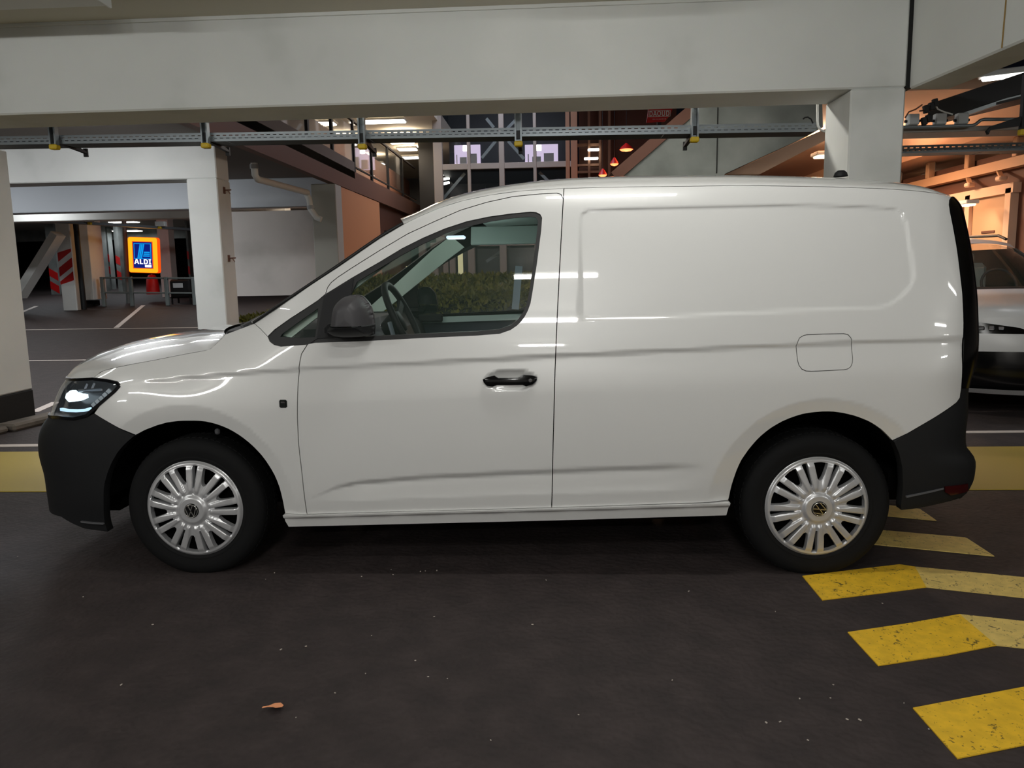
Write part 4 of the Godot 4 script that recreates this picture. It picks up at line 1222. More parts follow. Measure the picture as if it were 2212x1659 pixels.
func build_place() -> void:
	# ---- floor
	struct("floor", span(Vector3(-26, -0.3, -9.4), Vector3(16, 0.0, 9)), M.asphalt, "dark asphalt garage floor around the white van", "floor")
	var rm := MB.new()
	rm.quad(Vector3(-45, 0, -9.4), Vector3(-4, 0, -9.4), Vector3(-4, 1.6, -36), Vector3(-45, 1.6, -36), Vector3.UP)
	rm.quad(Vector3(-4, 0, -9.4), Vector3(-4, 1.6, -36), Vector3(-4, -0.3, -36), Vector3(-4, -0.3, -9.4), Vector3.RIGHT)
	struct("floor_far", rm, M.asphalt, "rising asphalt floor of the far parking bays", "floor")
	struct("ground_court", span(Vector3(-4, -0.3, -40), Vector3(20, -0.02, -9.4)), M.asphalt, "dark paved court between hedge and glass building", "ground")
	# ---- the near beam, its columns, the ceiling
	struct("beam_near", span(Vector3(-9, 2.56, -2.95), Vector3(2.72, 3.19, -2.45), 0.012), M.white_concrete, "long white concrete beam above the van", "beam")
	struct("column_right", span(Vector3(2.345, 0, -2.95), Vector3(2.72, 2.56, -2.45), 0.012), M.white_concrete, "white concrete column behind the van's rear end", "column")
	struct("column_left", span(Vector3(-5.9, 0.30, -3.95), Vector3(-4.84, 2.56, -2.45), 0.012), M.white_concrete, "white concrete column at the left edge, black painted foot", "column")
	var cb := span(Vector3(-5.903, 0, -3.953), Vector3(-4.837, 0.30, -2.447), 0.012)
	struct("column_base", cb, M.base_black, "black painted foot of the left column", "column")
	struct("beam_right", boxed(Vector3(3.10, 2.86, -0.4), Vector3(0.29, 0.62, 4.2), 0.012, Basis(Vector3.UP, 0.0985)), M.white_concrete, "white concrete beam running from the right column towards the camera", "beam")
	var streak := MB.new()
	streak.bar(Vector3(2.842, 2.837, -1.513), Vector3(2.841, 2.560, -1.522), 0.012, 0.001, Vector3(-1, 0, 0.1))
	obj("rust_streak", streak, M.rust_stain, get_node("beam_right"))
	struct("beam_joint", span(Vector3(2.722, 2.56, -2.9), Vector3(2.775, 3.19, -2.47)), M.joint, "black rubber joint between the two beams", "beam joint")
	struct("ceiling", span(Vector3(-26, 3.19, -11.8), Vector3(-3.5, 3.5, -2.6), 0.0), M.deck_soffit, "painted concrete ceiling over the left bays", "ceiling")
	struct("ceiling_deck", span(Vector3(-3.5, 3.19, -4.8), Vector3(2.9, 3.5, -2.9), 0.0), M.ceiling_paint, "concrete deck behind the near beam", "ceiling")
	struct("ceiling_front", span(Vector3(-12, 3.19, -2.7), Vector3(14, 3.5, 9.0), 0.0), M.ceiling_paint, "painted concrete ceiling in front of the van", "ceiling")
	struct("trim_ceiling", span(Vector3(-9, 3.165, -2.449), Vector3(2.72, 3.192, -2.435), 0.003), M.white_concrete, "white ridge where beam and ceiling meet", "trim")
	struct("wall_back", span(Vector3(-14, 0, 9.0), Vector3(14, 3.5, 9.3)), M.wall_paint, "pale wall of the garage behind the camera", "wall")
	struct("wall_left", span(Vector3(-26.3, 0, -12), Vector3(-26, 3.5, 9.3)), M.wall_paint, "pale end wall of the garage", "wall")
	struct("wall_right", span(Vector3(15.7, 0, -9), Vector3(16, 5, 9.3)), M.wall_paint, "pale right end wall of the garage", "wall")
	# ---- floor markings
	marking("yellow_band", PackedVector2Array([Vector2(-9, -1.42), Vector2(-9, -2.54), Vector2(9, -2.40), Vector2(9, -1.27)]), M.band_yellow_paint, "broad yellow band painted across the floor behind the van")
	marking("white_line", strip_line(Vector2(-9, -2.66), Vector2(0, -2.80), 0.085), M.white_line, "white line along the yellow band, by the left column's black foot")
	marking("white_line", strip_line(Vector2(0.4, -2.96), Vector2(9, -2.98), 0.075), M.white_line, "white line on the floor under the front of the white SUV")
	marking("white_line", strip_line(Vector2(-5.121, -4.316), Vector2(-5.295, -4.959), 0.1), M.white_line, "short slanting white line right of the left column's foot")
	marking("white_line", strip_line(Vector2(-16, -9.36), Vector2(-5, -9.44), 0.1), M.white_line, "white parking line nearest the bonnet")
	var far_pt := func(x: float, z: float) -> Vector3: return Vector3(x, (-9.4 - z) * 1.6 / 26.6, z)
	var fl := MB.new()
	fl.bar(far_pt.call(-20.0, -13.86) + Vector3(0, 0.003, 0), far_pt.call(-5.0, -13.6) + Vector3(0, 0.003, 0), 0.1, 0.006)
	tag(obj("white_line", fl, M.white_line), "level white parking line crossing the rising floor", "road marking")
	for s in [[Vector2(-9.68, -13.84), Vector2(-11.9, -19.2), "long slanting white line that starts at the level parking line"], [Vector2(-13.2, -14.4), Vector2(-15.4, -19.5), "slanting white line ending at the foot of the striped post"]]:
		var b := MB.new()
		b.bar(far_pt.call(s[0].x, s[0].y) + Vector3(0, 0.003, 0), far_pt.call(s[1].x, s[1].y) + Vector3(0, 0.003, 0), 0.11, 0.006)
		tag(obj("white_line", b, M.white_line), s[2], "road marking")
	# chevrons: each arm a piece of its own
	var chev := [
		["saturated yellow arm of the floor chevron nearest the rear tyre", true, PackedVector2Array([Vector2(1.319, 0.005), Vector2(1.578, -0.070), Vector2(1.791, -0.130), Vector2(1.846, -0.103), Vector2(1.790, 0.121), Vector2(1.574, 0.184), Vector2(1.319, 0.253)])],
		["pale yellow arm of the floor chevron nearest the rear tyre", false, PackedVector2Array([Vector2(1.846, -0.103), Vector2(2.247, 0.016), Vector2(2.542, 0.108), Vector2(2.406, 0.305), Vector2(2.124, 0.225), Vector2(1.790, 0.121)])],
		["saturated yellow arm of the middle floor chevron", true, PackedVector2Array([Vector2(1.314, 0.535), Vector2(1.561, 0.461), Vector2(1.793, 0.380), Vector2(1.792, 0.628), Vector2(1.577, 0.704), Vector2(1.324, 0.777)])],
		["pale yellow arm of the middle floor chevron", false, PackedVector2Array([Vector2(1.793, 0.380), Vector2(1.999, 0.438), Vector2(2.261, 0.514), Vector2(2.119, 0.719), Vector2(1.875, 0.648), Vector2(1.792, 0.628)])],
		["cracked yellow stripe in the near right corner of the floor", true, PackedVector2Array([Vector2(1.322, 1.032), Vector2(1.724, 0.905), Vector2(2.065, 0.796), Vector2(1.838, 1.123), Vector2(1.543, 1.212), Vector2(1.329, 1.277)])],
		["pale yellow stripe behind the rear tyre with a pointed end", false, PackedVector2Array([Vector2(1.475, -0.736), Vector2(1.911, -0.594), Vector2(2.265, -0.482), Vector2(2.262, -0.233), Vector2(1.794, -0.386), Vector2(1.406, -0.505)])],
		["small pale yellow stripe under the rear bumper", false, PackedVector2Array([Vector2(1.752, -1.135), Vector2(2.125, -1.015), Vector2(2.258, -0.946), Vector2(2.251, -0.746), Vector2(2.035, -0.825), Vector2(1.688, -0.943)])],
	]
	for c in chev:
		marking("chevron_stripe", c[2], M.yellow_paint if c[1] else M.pale_yellow_paint, c[0])
	# ---- kerb island by the left column
	var kb := MB.new()
	kb.bar(Vector3(-4.755, 0.03, -2.62), Vector3(-4.70, 0.03, -3.3), 0.13, 0.06, Vector3.UP, 0.02)
	kb.bar(Vector3(-4.70, 0.035, -3.32), Vector3(-4.60, 0.035, -4.1), 0.2, 0.07, Vector3.UP, 0.02)
	tag(obj("kerb", kb, M.kerb_stone), "low worn kerb stone at the foot of the left column", "kerb")
	# ---- litter on the floor
	var lf := MB.new()
	var lc: Vector3 = Vector3(-0.636, 0.000, 1.069)
	var lp := PackedVector2Array([Vector2(-0.034, 0.004), Vector2(-0.018, 0.001), Vector2(-0.008, -0.012), Vector2(0.01, -0.013), Vector2(0.03, 0.002), Vector2(0.031, 0.010), Vector2(0.012, 0.012), Vector2(0.0, 0.008), Vector2(-0.018, 0.006), Vector2(-0.033, 0.010)])
	lf.prism(lp, lc + Vector3(0, 0.012, 0), Basis(Vector3(1, 0.06, 0), Vector3(0, 0.5, 1.9), Vector3.UP), 0.002)
	tag(obj("dry_leaf", lf, M.dry_leaf), "dry orange leaf lying on the dark asphalt", "leaf")
	var chips := [Vector3(-1.034, 0.000, -0.029), Vector3(-1.047, 0.000, 0.046), Vector3(-0.367, 0.000, -0.048), Vector3(-0.345, 0.000, -0.053), Vector3(-0.293, 0.000, -0.059), Vector3(-0.505, 0.000, -0.069), Vector3(-0.484, 0.000, -0.010), Vector3(-0.622, 0.000, 0.012), Vector3(-0.234, 0.000, 0.416), Vector3(-0.445, 0.000, 0.578), Vector3(-0.248, 0.000, 0.762), Vector3(-0.402, 0.000, 0.852), Vector3(-0.472, 0.000, 0.975), Vector3(-0.554, 0.000, 1.115), Vector3(-0.186, 0.000, 0.870), Vector3(-0.120, 0.000, 0.881), Vector3(-0.751, 0.000, 0.689), Vector3(-0.667, 0.000, 0.664), Vector3(0.861, 0.000, 1.114), Vector3(0.903, 0.000, 1.109), Vector3(0.622, 0.000, 0.878), Vector3(0.801, 0.000, 0.165), Vector3(0.204, 0.000, 0.050), Vector3(1.546, 0.000, 0.278), Vector3(1.103, 0.000, 0.358), Vector3(1.309, 0.000, 1.002), Vector3(1.319, 0.000, 1.138), Vector3(1.140, 0.000, 1.095), Vector3(1.133, 0.000, 0.898), Vector3(1.000, 0.000, 0.982), Vector3(1.096, 0.000, 0.977), Vector3(1.104, 0.000, 1.093), Vector3(0.955, 0.000, 1.199), Vector3(-2.390, 0.000, -0.231), Vector3(-1.767, 0.000, 0.239), Vector3(-1.328, 0.000, 0.496), Vector3(-1.204, 0.000, 0.937), Vector3(0.154, 0.000, 0.480), Vector3(0.308, 0.000, 1.084), Vector3(0.051, 0.000, 1.218)]
	var rng := RandomNumberGenerator.new()
	rng.seed = 11
	for i in chips.size():
		var c := MB.new()
		var s := rng.randf_range(0.0025, 0.0055)
		c.box(chips[i] + Vector3(0, 0.002, 0), Vector3(s * rng.randf_range(1.0, 2.4), 0.003, s), Basis(Vector3.UP, rng.randf() * TAU), 0.0008)
		tag(obj("grit", c, M.chip), "pale speck of grit lying on the dark asphalt", "grit", "specks of grit on the asphalt")

	# ---- cable tray behind the near beam
	tray("long perforated galvanised cable tray under the near beam", -4.75, 2.33, 2.468, -3.1, 0.22, -0.0115)
	var hx := [[118, 321, "tray hanger with yellow cap, nearest the left column"], [445, 316, "tray hanger with yellow cap in front of the second column's top"], [783, 318, "tray hanger with yellow cap in front of the lit mall ceiling"], [1120, 311, "tray hanger with yellow cap in front of the glass building"], [1500, 303, "tray hanger with yellow cap in front of the concrete ramp"]]
	var hp := [Vector3(-3.800, 2.423, -3.050), Vector3(-2.536, 2.400, -3.050), Vector3(-1.256, 2.359, -3.050), Vector3(-0.004, 2.347, -3.050), Vector3(1.378, 2.342, -3.050)]
	for i in 5:
		hanger(hp[i].x, -3.05, 2.6, hp[i].y, hx[i][2])
	var cond := MB.new()
	cond.tube([Vector3(2.300, 2.587, -3.000), Vector3(2.305, 2.447, -3.000), Vector3(2.310, 2.412, -3.000), Vector3(2.335, 2.388, -3.020), Vector3(2.381, 2.379, -3.060)], 0.009, 10)
	tag(obj("conduit", cond, M.pipe_white), "thin white conduit coming down beside the right column", "conduit")
	var cable := MB.new()
	cable.tube([Vector3(2.211, 2.476, -3.050), Vector3(2.222, 2.486, -3.050), Vector3(2.246, 2.489, -3.050), Vector3(2.271, 2.474, -3.050), Vector3(2.290, 2.444, -3.060)], 0.006, 8)
	tag(obj("cable", cable, M.dark_steel), "black cable loop rising from the cable tray", "cable")

	# ---- second bay on the left: column, beams, wall, pipe
	struct("beam_second", span(Vector3(-26, 2.65, -7.4), Vector3(-4.16, 3.19, -7.0), 0.012), M.white_concrete, "second white concrete beam, ending on the middle column", "beam")
	struct("column_middle", span(Vector3(-4.575, 0, -7.42), Vector3(-4.16, 2.65, -7.0), 0.012), M.white_concrete, "white square column standing left behind the bonnet", "column")
	struct("beam_third", span(Vector3(-26, 2.66, -11.8), Vector3(-3.52, 3.19, -11.4), 0.01), M.beam_grey, "third grey beam behind the middle column", "beam")
	struct("beam_fourth", span(Vector3(-26, 2.78, -15.4), Vector3(-6.0, 3.4, -15.0), 0.01), M.white_concrete, "fourth white beam deep in the left bays", "beam")
	struct("wall_white", span(Vector3(-5.914, 0.994, -11.380), Vector3(-4.081, 2.587, -11.600)), M.wall_paint, "plain white wall panel between the middle column and the pipe column", "wall")
	for s in [[410, "upper"], [560, "lower"]]:
		pass
	for s in [[Vector3(-4.112, 2.515, -7.200), "rusty metal bracket high on the side of the middle column"], [Vector3(-4.139, 1.607, -7.200), "rusty metal bracket low on the side of the middle column"]]:
		var t := thing("wall_bracket", s[1], "bracket", Vector3(-4.16, s[0].y, -7.2))
		obj("plate", boxed(Vector3(0.006, 0, 0), Vector3(0.012, 0.09, 0.06), 0.002), M.brown_steel, t)
		var pin := MB.new()
		pin.tube([Vector3(0.01, 0.0, 0), Vector3(0.10, 0.004, 0)], 0.009, 8)
		pin.tube([Vector3(0.05, 0.0, 0), Vector3(0.085, -0.05, 0)], 0.006, 8)
		obj("pin", pin, M.brown_steel, t)
	# deck edge and what stands under it
	struct("beam_edge", span(Vector3(-3.62, 2.94, -24), Vector3(-3.5, 3.32, -2.98)), M.brown_steel, "brown steel edge beam of the upper deck, running away from the camera", "beam")
	struct("column_pipe", span(Vector3(-3.93, 0, -10.75), Vector3(-3.50, 2.94, -10.35), 0.01), M.pale_concrete, "grey concrete column carrying the drain pipe", "column")
	struct("wall_side", span(Vector3(-3.62, 0, -13.9), Vector3(-3.51, 2.93, -10.75)), M.tan_side, "tan wall under the brown edge beam", "wall")
	struct("wall_side_far", span(Vector3(-3.72, 0, -18), Vector3(-3.58, 2.93, -13.9)), M.brown_wall, "dark brown wall beyond the tan wall", "wall")
	var vn := thing("vent", "small white slatted vent beyond the tan wall", "vent", Vector3(-3.58, 2.293, -14.6))
	obj("vent_box", boxed(Vector3(0.14, -0.1, -0.04), Vector3(0.28, 0.34, 0.04)), M.dark_steel, vn)
	for k in 4:
		obj("slat", boxed(Vector3(0.14, -0.07 * k, 0.0), Vector3(0.27, 0.05, 0.03), 0.004), M.pipe_white, vn)
	var pp := MB.new()
	pp.tube([Vector3(-4.097, 3.009, -8.200), Vector3(-4.095, 2.837, -8.200), Vector3(-4.101, 2.789, -8.300), Vector3(-3.949, 2.781, -10.200)], 0.05, 14)
	pp.tube([Vector3(-4.012, 2.819, -10.250), Vector3(-3.939, 2.676, -10.250), Vector3(-3.924, 2.502, -10.250), Vector3(-3.826, 2.358, -10.250), Vector3(-3.745, 2.324, -10.250)], 0.052, 14)
	var pt := thing("drain_pipe", "white drain pipe under the deck, bending down onto the grey column", "pipe")
	obj("pipe_run", pp, M.pipe_white, pt)
	var ups := MB.new()
	ups.lathe([Vector2(0.05, -0.03), Vector2(0.062, -0.03), Vector2(0.062, 0.03), Vector2(0.05, 0.03)], Vector3(-4.100, 2.956, -8.200), Vector3.UP, 18, [1, 2])
	obj("collar", ups, M.box_grey, pt)
	var los := MB.new()
	los.lathe([Vector2(0.052, -0.03), Vector2(0.064, -0.03), Vector2(0.064, 0.03), Vector2(0.052, 0.03)], Vector3(-3.922, 2.534, -10.250), Vector3(0.1, -1, 0).normalized(), 18, [1, 2])
	obj("collar", los, M.box_grey, pt)
	# railing on the deck edge
	var rl := thing("railing", "glass railing with steel posts on the brown deck edge", "railing", Vector3(-3.56, 3.32, 0))
	for z in [-6.2, -7.7, -9.1, -10.5, -12.0, -13.5, -15.2, -17.0]:
		obj("post", boxed(Vector3(0, 0.5, z), Vector3(0.05, 1.0, 0.09), 0.005), M.dark_steel, rl)
	var hr := MB.new()
	hr.bar(Vector3(0, 1.0, -3.2), Vector3(0, 1.0, -19), 0.05, 0.04)
	hr.bar(Vector3(0, 0.12, -3.2), Vector3(0, 0.12, -19), 0.03, 0.03)
	obj("handrail", hr, M.dark_steel, rl)
	for i in 7:
		var zz := [-6.2, -7.7, -9.1, -10.5, -12.0, -13.5, -15.2, -17.0]
		obj("pane", span(Vector3(-0.006, 0.16, zz[i] - 0.06), Vector3(0.006, 0.94, zz[i + 1] + 0.06)), M.pane, rl)
	var dark_par := MB.new()
	dark_par.box(Vector3(-4.5, 3.9, -14.5), Vector3(0.1, 1.1, 17))
	struct("wall_parapet", dark_par, M.brown_steel, "dark brown parapet behind the glass railing", "wall")

	# ---- upper mall: cream ceiling and its lamps
	struct("ceiling_mall", span(Vector3(-14, 5.02, -27), Vector3(-2.45, 5.3, -11)), M.ceiling_paint, "cream ceiling of the lit upper mall floor", "ceiling")
	struct("wall_mall_end", span(Vector3(-14, 3.3, -27.2), Vector3(-2.6, 5.1, -27)), M.navy, "dark end wall of the upper mall floor", "wall")
	var ml := [Vector3(-5.394, 4.720, -14.309), Vector3(-4.892, 4.720, -14.385), Vector3(-3.456, 4.720, -14.333), Vector3(-5.189, 4.720, -17.107), Vector3(-5.260, 4.720, -18.250), Vector3(-5.243, 4.720, -20.807), Vector3(-3.552, 4.720, -17.090), Vector3(-3.616, 4.720, -18.212), Vector3(-3.787, 4.720, -19.721)]
	var ml_l := ["short", "second", "large bright"]
	var names := ["lit ceiling lamp left of the third tray hanger, leftmost above the tray", "lit ceiling lamp just left of the third tray hanger, above the tray", "large lit ceiling lamp right of the third tray hanger, above the tray", "lit ceiling lamp below the tray, left above the railing", "lit ceiling lamp behind the railing, next below the left one", "lowest lit ceiling lamp seen through the glass railing", "lit ceiling lamp near the black post, highest of three", "lit ceiling lamp near the black post, middle of three", "lit ceiling lamp near the black post, lowest of three"]
	for i in ml.size():
		fixture(names[i], ml[i], [0.5, 0.7, 1.0, 0.85, 0.8, 0.85, 0.6, 0.5, 0.45][i], Vector3.RIGHT, 3.0, "", Color(1.0, 0.90, 0.78), 0.34, "tube_white", 0.0, 2.0)
	struct("column_black", span(Vector3(-3.25, 0, -18.3), Vector3(-2.68, 9, -17.8)), M.dark_steel, "black steel post left of the glass building", "column")

	# ---- glass building
	var fz := -16.0
	var gb := thing("glass_building", "glass fronted building with a grey frame and lit rooms, beyond the hedge", "building", Vector3(0, 0, fz))
	var vx := [-2.471, -1.714, -0.914, -0.107, 0.686, 0.842]
	var wv := [0.22, 0.08, 0.13, 0.08, 0.1, 0.16]
	for i in 6:
		obj("mullion", boxed(Vector3(vx[i], 3.3, 0), Vector3(wv[i], 6.6, 0.14), 0.01), M.facade_metal if i < 4 else M.facade_brown, gb)
	for y in [3.924, 5.287, 2.073]:
		obj("transom", boxed(Vector3((vx[0] + vx[5]) * 0.5, y, 0.0), Vector3(vx[5] - vx[0], 0.14, 0.12), 0.008), M.facade_metal, gb)
	var braces := [[Vector3(-1.061, 4.532, -16.000), Vector3(-1.409, 4.138, -16.000)], [Vector3(-0.758, 4.523, -16.000), Vector3(-0.372, 4.089, -16.000)], [Vector3(-1.837, 3.787, -16.000), Vector3(-2.404, 3.170, -16.000)], [Vector3(-0.006, 3.763, -16.000), Vector3(0.228, 3.527, -16.000)], [Vector3(-1.274, 5.067, -16.000), Vector3(-1.099, 4.847, -16.000)], [Vector3(-0.569, 5.004, -16.000), Vector3(-0.774, 4.816, -16.000)], [Vector3(-1.224, 2.306, -16.000), Vector3(-1.561, 2.594, -16.000)], [Vector3(-0.710, 2.295, -16.000), Vector3(-0.421, 2.513, -16.000)], [Vector3(-1.355, 1.632, -16.000), Vector3(-0.772, 2.016, -16.000)]]
	for b in braces:
		var m := MB.new()
		m.bar(b[0] - Vector3(0, 0, fz + 0.12), b[1] - Vector3(0, 0, fz + 0.12), 0.06, 0.07)
		obj("brace", m, M.railing_grey, gb)
	for i in 4:
		for r in [[0.3, 1.95], [2.15, 3.85], [4.02, 5.2], [5.4, 6.6]]:
			obj("pane", span(Vector3(vx[i] + wv[i] * 0.5, r[0], -0.01), Vector3(vx[i + 1] - wv[i + 1] * 0.5, r[1], 0.01)), M.pane, gb)
	obj("back_wall", span(Vector3(vx[0] - 0.1, 0, -3.2), Vector3(vx[5] + 0.1, 6.6, -3.0)), M.navy, gb)
	obj("floor_slab", span(Vector3(vx[0], 3.86, -3.0), Vector3(vx[5], 3.98, -0.1)), M.dark_steel, gb)
	obj("roof_slab", span(Vector3(vx[0] - 0.1, 6.6, -3.2), Vector3(vx[5] + 0.1, 6.8, 0.1)), M.dark_steel, gb)
	for k in 7:
		var px := lerpf(vx[0] + 0.3, vx[5] - 0.3, k / 6.0)
		obj("panel", span(Vector3(px - 0.16, 2.3, -2.9), Vector3(px + 0.16, 3.8, -2.86)), M.navy, gb)
	# lit rooms behind two openings
	var rooms := [[Vector3(-2.417, 4.909, -18.600), Vector3(-1.688, 4.307, -18.600)], [Vector3(-0.435, 4.868, -18.600), Vector3(0.486, 4.277, -18.600)]]
	for r in rooms:
		var a: Vector3 = r[0] - Vector3(0, 0, fz)
		var b: Vector3 = r[1] - Vector3(0, 0, fz)
		var rw := obj("room_window", span(Vector3(a.x, b.y, -2.98), Vector3(b.x, a.y, -2.9)), M.lit_room, gb)
		var det := MB.new()
		var w := b.x - a.x
		var hh := a.y - b.y
		det.box(Vector3(a.x + w * 0.35, b.y + hh * 0.22, -2.85), Vector3(w * 0.26, hh * 0.42, 0.08))
		det.box(Vector3(a.x + w * 0.72, b.y + hh * 0.3, -2.85), Vector3(w * 0.3, hh * 0.55, 0.08))
		det.box(Vector3(a.x + w * 0.1, b.y + hh * 0.3, -2.85), Vector3(w * 0.03, hh * 0.5, 0.05))
		obj("shelf", det, M.box_grey, rw)
		var lp2 := MB.new()
		lp2.box(Vector3(a.x + w * 0.42, b.y + hh * 0.84, -2.86), Vector3(w * 0.16, hh * 0.26, 0.04), Basis(), 0.01)
		obj("room_lamp", lp2, M.tube_white, rw)
	for s in [[Vector3(-2.712, 3.937, -17.500), Vector3(-2.478, 3.966, -17.500)], [Vector3(-2.717, 3.806, -17.500), Vector3(-2.396, 3.846, -17.500)], [Vector3(-2.721, 3.675, -17.500), Vector3(-2.399, 3.739, -17.500)], [Vector3(-0.908, 4.140, -17.500), Vector3(-0.555, 4.178, -17.500)], [Vector3(1.247, 4.471, -17.500), Vector3(1.535, 4.475, -17.500)], [Vector3(1.150, 4.252, -17.500), Vector3(1.511, 4.254, -17.500)]]:
		var a: Vector3 = s[0]
		var b: Vector3 = s[1]
		var m := MB.new()
		m.bar(a - Vector3(0, 0, fz), b - Vector3(0, 0, fz), 0.07, 0.06, Vector3.UP, 0.01)
		obj("lamp_tube", m, M.tube_white, gb)
	for s in [[Vector3(-3.467, 1.563, -16.500), Vector3(-3.142, 1.298, -16.500)], [Vector3(-2.888, 1.750, -16.500), Vector3(-2.843, 1.316, -16.500)], [Vector3(-2.124, 1.875, -16.500), Vector3(-1.997, 1.324, -16.500)]]:
		obj("doorway", span(Vector3(s[0].x, 0.2, -0.6), Vector3(s[1].x, s[0].y, -0.55)), M.lit_doorway, gb)
	for x in [-2.882, -2.587, -2.292, -2.168, -1.681, -0.904]:
		obj("lower_column", boxed(Vector3(x, 1.0, 0.3), Vector3(0.17, 2.2, 0.2), 0.01), M.facade_metal, gb)
	obj("canopy_lamp", boxed(Vector3(-0.8, 6.5, 2.4), Vector3(2.6, 0.08, 0.2), 0.02), M.tube_white, gb)
	area("hall_light", Vector3(-0.8, 6.44, 2.4), Vector3.DOWN, Vector3.RIGHT, Vector2(2.6, 0.2), Color(0.9, 0.92, 1.0), 16.0, gb)
	obj("canopy", boxed(Vector3(-0.8, 6.7, 1.2), Vector3(3.6, 0.1, 2.8), 0.01), M.dark_steel, gb)
	# red lit shop on the right of it
	var rs := thing("red_shop", "red brown shop front with warm pendant lamps, right of the glass building", "shop", Vector3(0, 0, -18.0))
	obj("back_wall", span(Vector3(1.038, 3.416, -18.200) + Vector3(0, 0, 18), Vector3(3.6, 6.6, -0.0)), M.brown_wall, rs)
	for x in [1258, 1287, 1316]:
		pass
	for q in [[Vector3(1.280, 5.348, -17.600), Vector3(1.273, 3.767, -17.600)], [Vector3(1.568, 5.340, -17.600), Vector3(1.564, 3.760, -17.600)], [Vector3(1.807, 5.333, -17.600), Vector3(1.806, 3.754, -17.600)]]:
		obj("post", span(Vector3(q[0].x - 0.03, q[1].y, 0.35), Vector3(q[0].x + 0.03, 6.4, 0.45)), M.facade_brown, rs)
	for q in [[Vector3(0.927, 4.624, -17.600), Vector3(1.614, 4.617, -17.600)], [Vector3(0.924, 4.107, -17.600), Vector3(1.613, 4.101, -17.600)], [Vector3(0.922, 3.930, -17.600), Vector3(1.613, 3.924, -17.600)]]:
		obj("shelf", span(Vector3(q[0].x, q[0].y - 0.03, 0.2), Vector3(q[1].x, q[0].y + 0.03, 0.4)), M.facade_brown, rs)
	struct("ceiling_court", span(Vector3(0.9, 6.6, -18.2), Vector3(3.6, 6.8, -14.2)), M.dark_steel, "dark canopy over the red shop front", "ceiling")
	var pend := [[Vector3(2.000, 4.081, -15.000), 0.16, "largest warm pendant lamp in front of the red shop"], [Vector3(1.727, 3.769, -15.000), 0.10, "middle warm pendant lamp in front of the red shop"], [Vector3(1.463, 3.528, -15.000), 0.10, "lowest warm pendant lamp, just above the van's roof"]]
	for s in pend:
		var t := thing("pendant_lamp", s[2], "lamp", s[0])
		var sh := MB.new()
		sh.lathe([Vector2(0.02, 0.14), Vector2(s[1] * 0.8, 0.05), Vector2(s[1], 0.0)], Vector3.ZERO, Vector3.UP, 24)
		obj("shade", sh, M.sign_red, t)
		var bl := MB.new()
		bl.lathe([Vector2(0.0, -0.05), Vector2(s[1] * 0.7, -0.03), Vector2(s[1] * 0.95, 0.0), Vector2(0.0, 0.005)], Vector3.ZERO, Vector3.UP, 24)
		obj("bulb", bl, M.pendant_glow, t)
		var cd := MB.new()
		cd.tube([Vector3(0, 0.13, 0), Vector3(0, 6.6 - (s[0] as Vector3).y, 0)], 0.006, 6)
		obj("cord", cd, M.dark_steel, t)
		var l := OmniLight3D.new()
		l.name = "lamp_light"
		l.position = Vector3(0, -0.12, 0)
		l.light_energy = 0.12
		l.light_color = Color(1.0, 0.55, 0.35)
		l.light_size = 0.1
		l.omni_range = 20.0
		l.omni_attenuation = 2.0
		l.shadow_enabled = true
		t.add_child(l, true)
	# ---- red shop sign
	var ds := thing("shop_sign", "red shop sign with white boxed lettering, hanging behind the near beam", "sign", Vector3(1.917, 3.662, -9.000))
	var db := MB.new()
	var sp := PackedVector2Array([Vector2(-0.188, -0.090), Vector2(-0.155, 0.174), Vector2(0.221, 0.176), Vector2(0.174, 0.015), Vector2(0.085, -0.084)])
	db.prism(sp, Vector3(0, 0, -0.05), Basis(), 0.05)
	obj("board", db, M.sign_red, ds)
	obj("pole", span(Vector3(-0.02, -4.1, -0.12), Vector3(0.04, 0.3, -0.06)), M.dark_steel, ds)
	text_on(ds, "lettering", "DAOUD", Vector3(0, 0.03, 0.006), 0.105, M.strip_white, 0.30)
	text_on(ds, "small_lettering", "·········", Vector3(0.0, -0.05, 0.006), 0.05, M.strip_white, 0.2)
	var fr := MB.new()
	for e in [[-0.165, 0.0, 0.165, 0.0], [-0.165, 0.085, 0.165, 0.085], [-0.165, 0.0, -0.165, 0.085], [0.165, 0.0, 0.165, 0.085]]:
		fr.bar(Vector3(e[0], e[1] - 0.012, 0.006), Vector3(e[2], e[3] - 0.012, 0.006), 0.006, 0.008, Vector3(0, 0, 1))
	obj("lettering_frame", fr, M.strip_white, ds)
	# ---- concrete ramp
	var rp := thing("concrete_ramp", "grey concrete ramp side slanting up behind the tray", "ramp", Vector3(0, 0, -5.0))
	rp.set_meta("kind", "structure")
	var ro := PackedVector2Array([Vector2(0.955, 2.313), Vector2(1.400, 2.684), Vector2(1.725, 2.956), Vector2(1.909, 3.113), Vector2(2.995, 3.126), Vector2(3.023, 2.742), Vector2(2.873, 2.664), Vector2(2.051, 2.309), Vector2(2.019, 2.263)])
	var rmb := MB.new()
	rmb.prism(ro, Vector3(0, 0, -0.3), Basis(), 0.3)
	obj("slab", rmb, M.grey_concrete, rp)
	var jt := MB.new()
	jt.bar(Vector3(1.962, 2.966, -4.995) + Vector3(0, 0, 5), Vector3(1.961, 2.315, -4.995) + Vector3(0, 0, 5), 0.012, 0.006, Vector3(0, 0, 1))
	obj("panel_joint", jt, M.joint, rp)
	var st := MB.new()
	st.bar(Vector3(0.910, 2.302, -5.100) + Vector3(0, 0, 5), Vector3(1.706, 2.954, -5.100) + Vector3(0, 0, 5), 0.11, 0.3, Vector3(0, 0, 1))
	obj("edge_strip", st, M.brown_wall, rp)
	var so := MB.new()
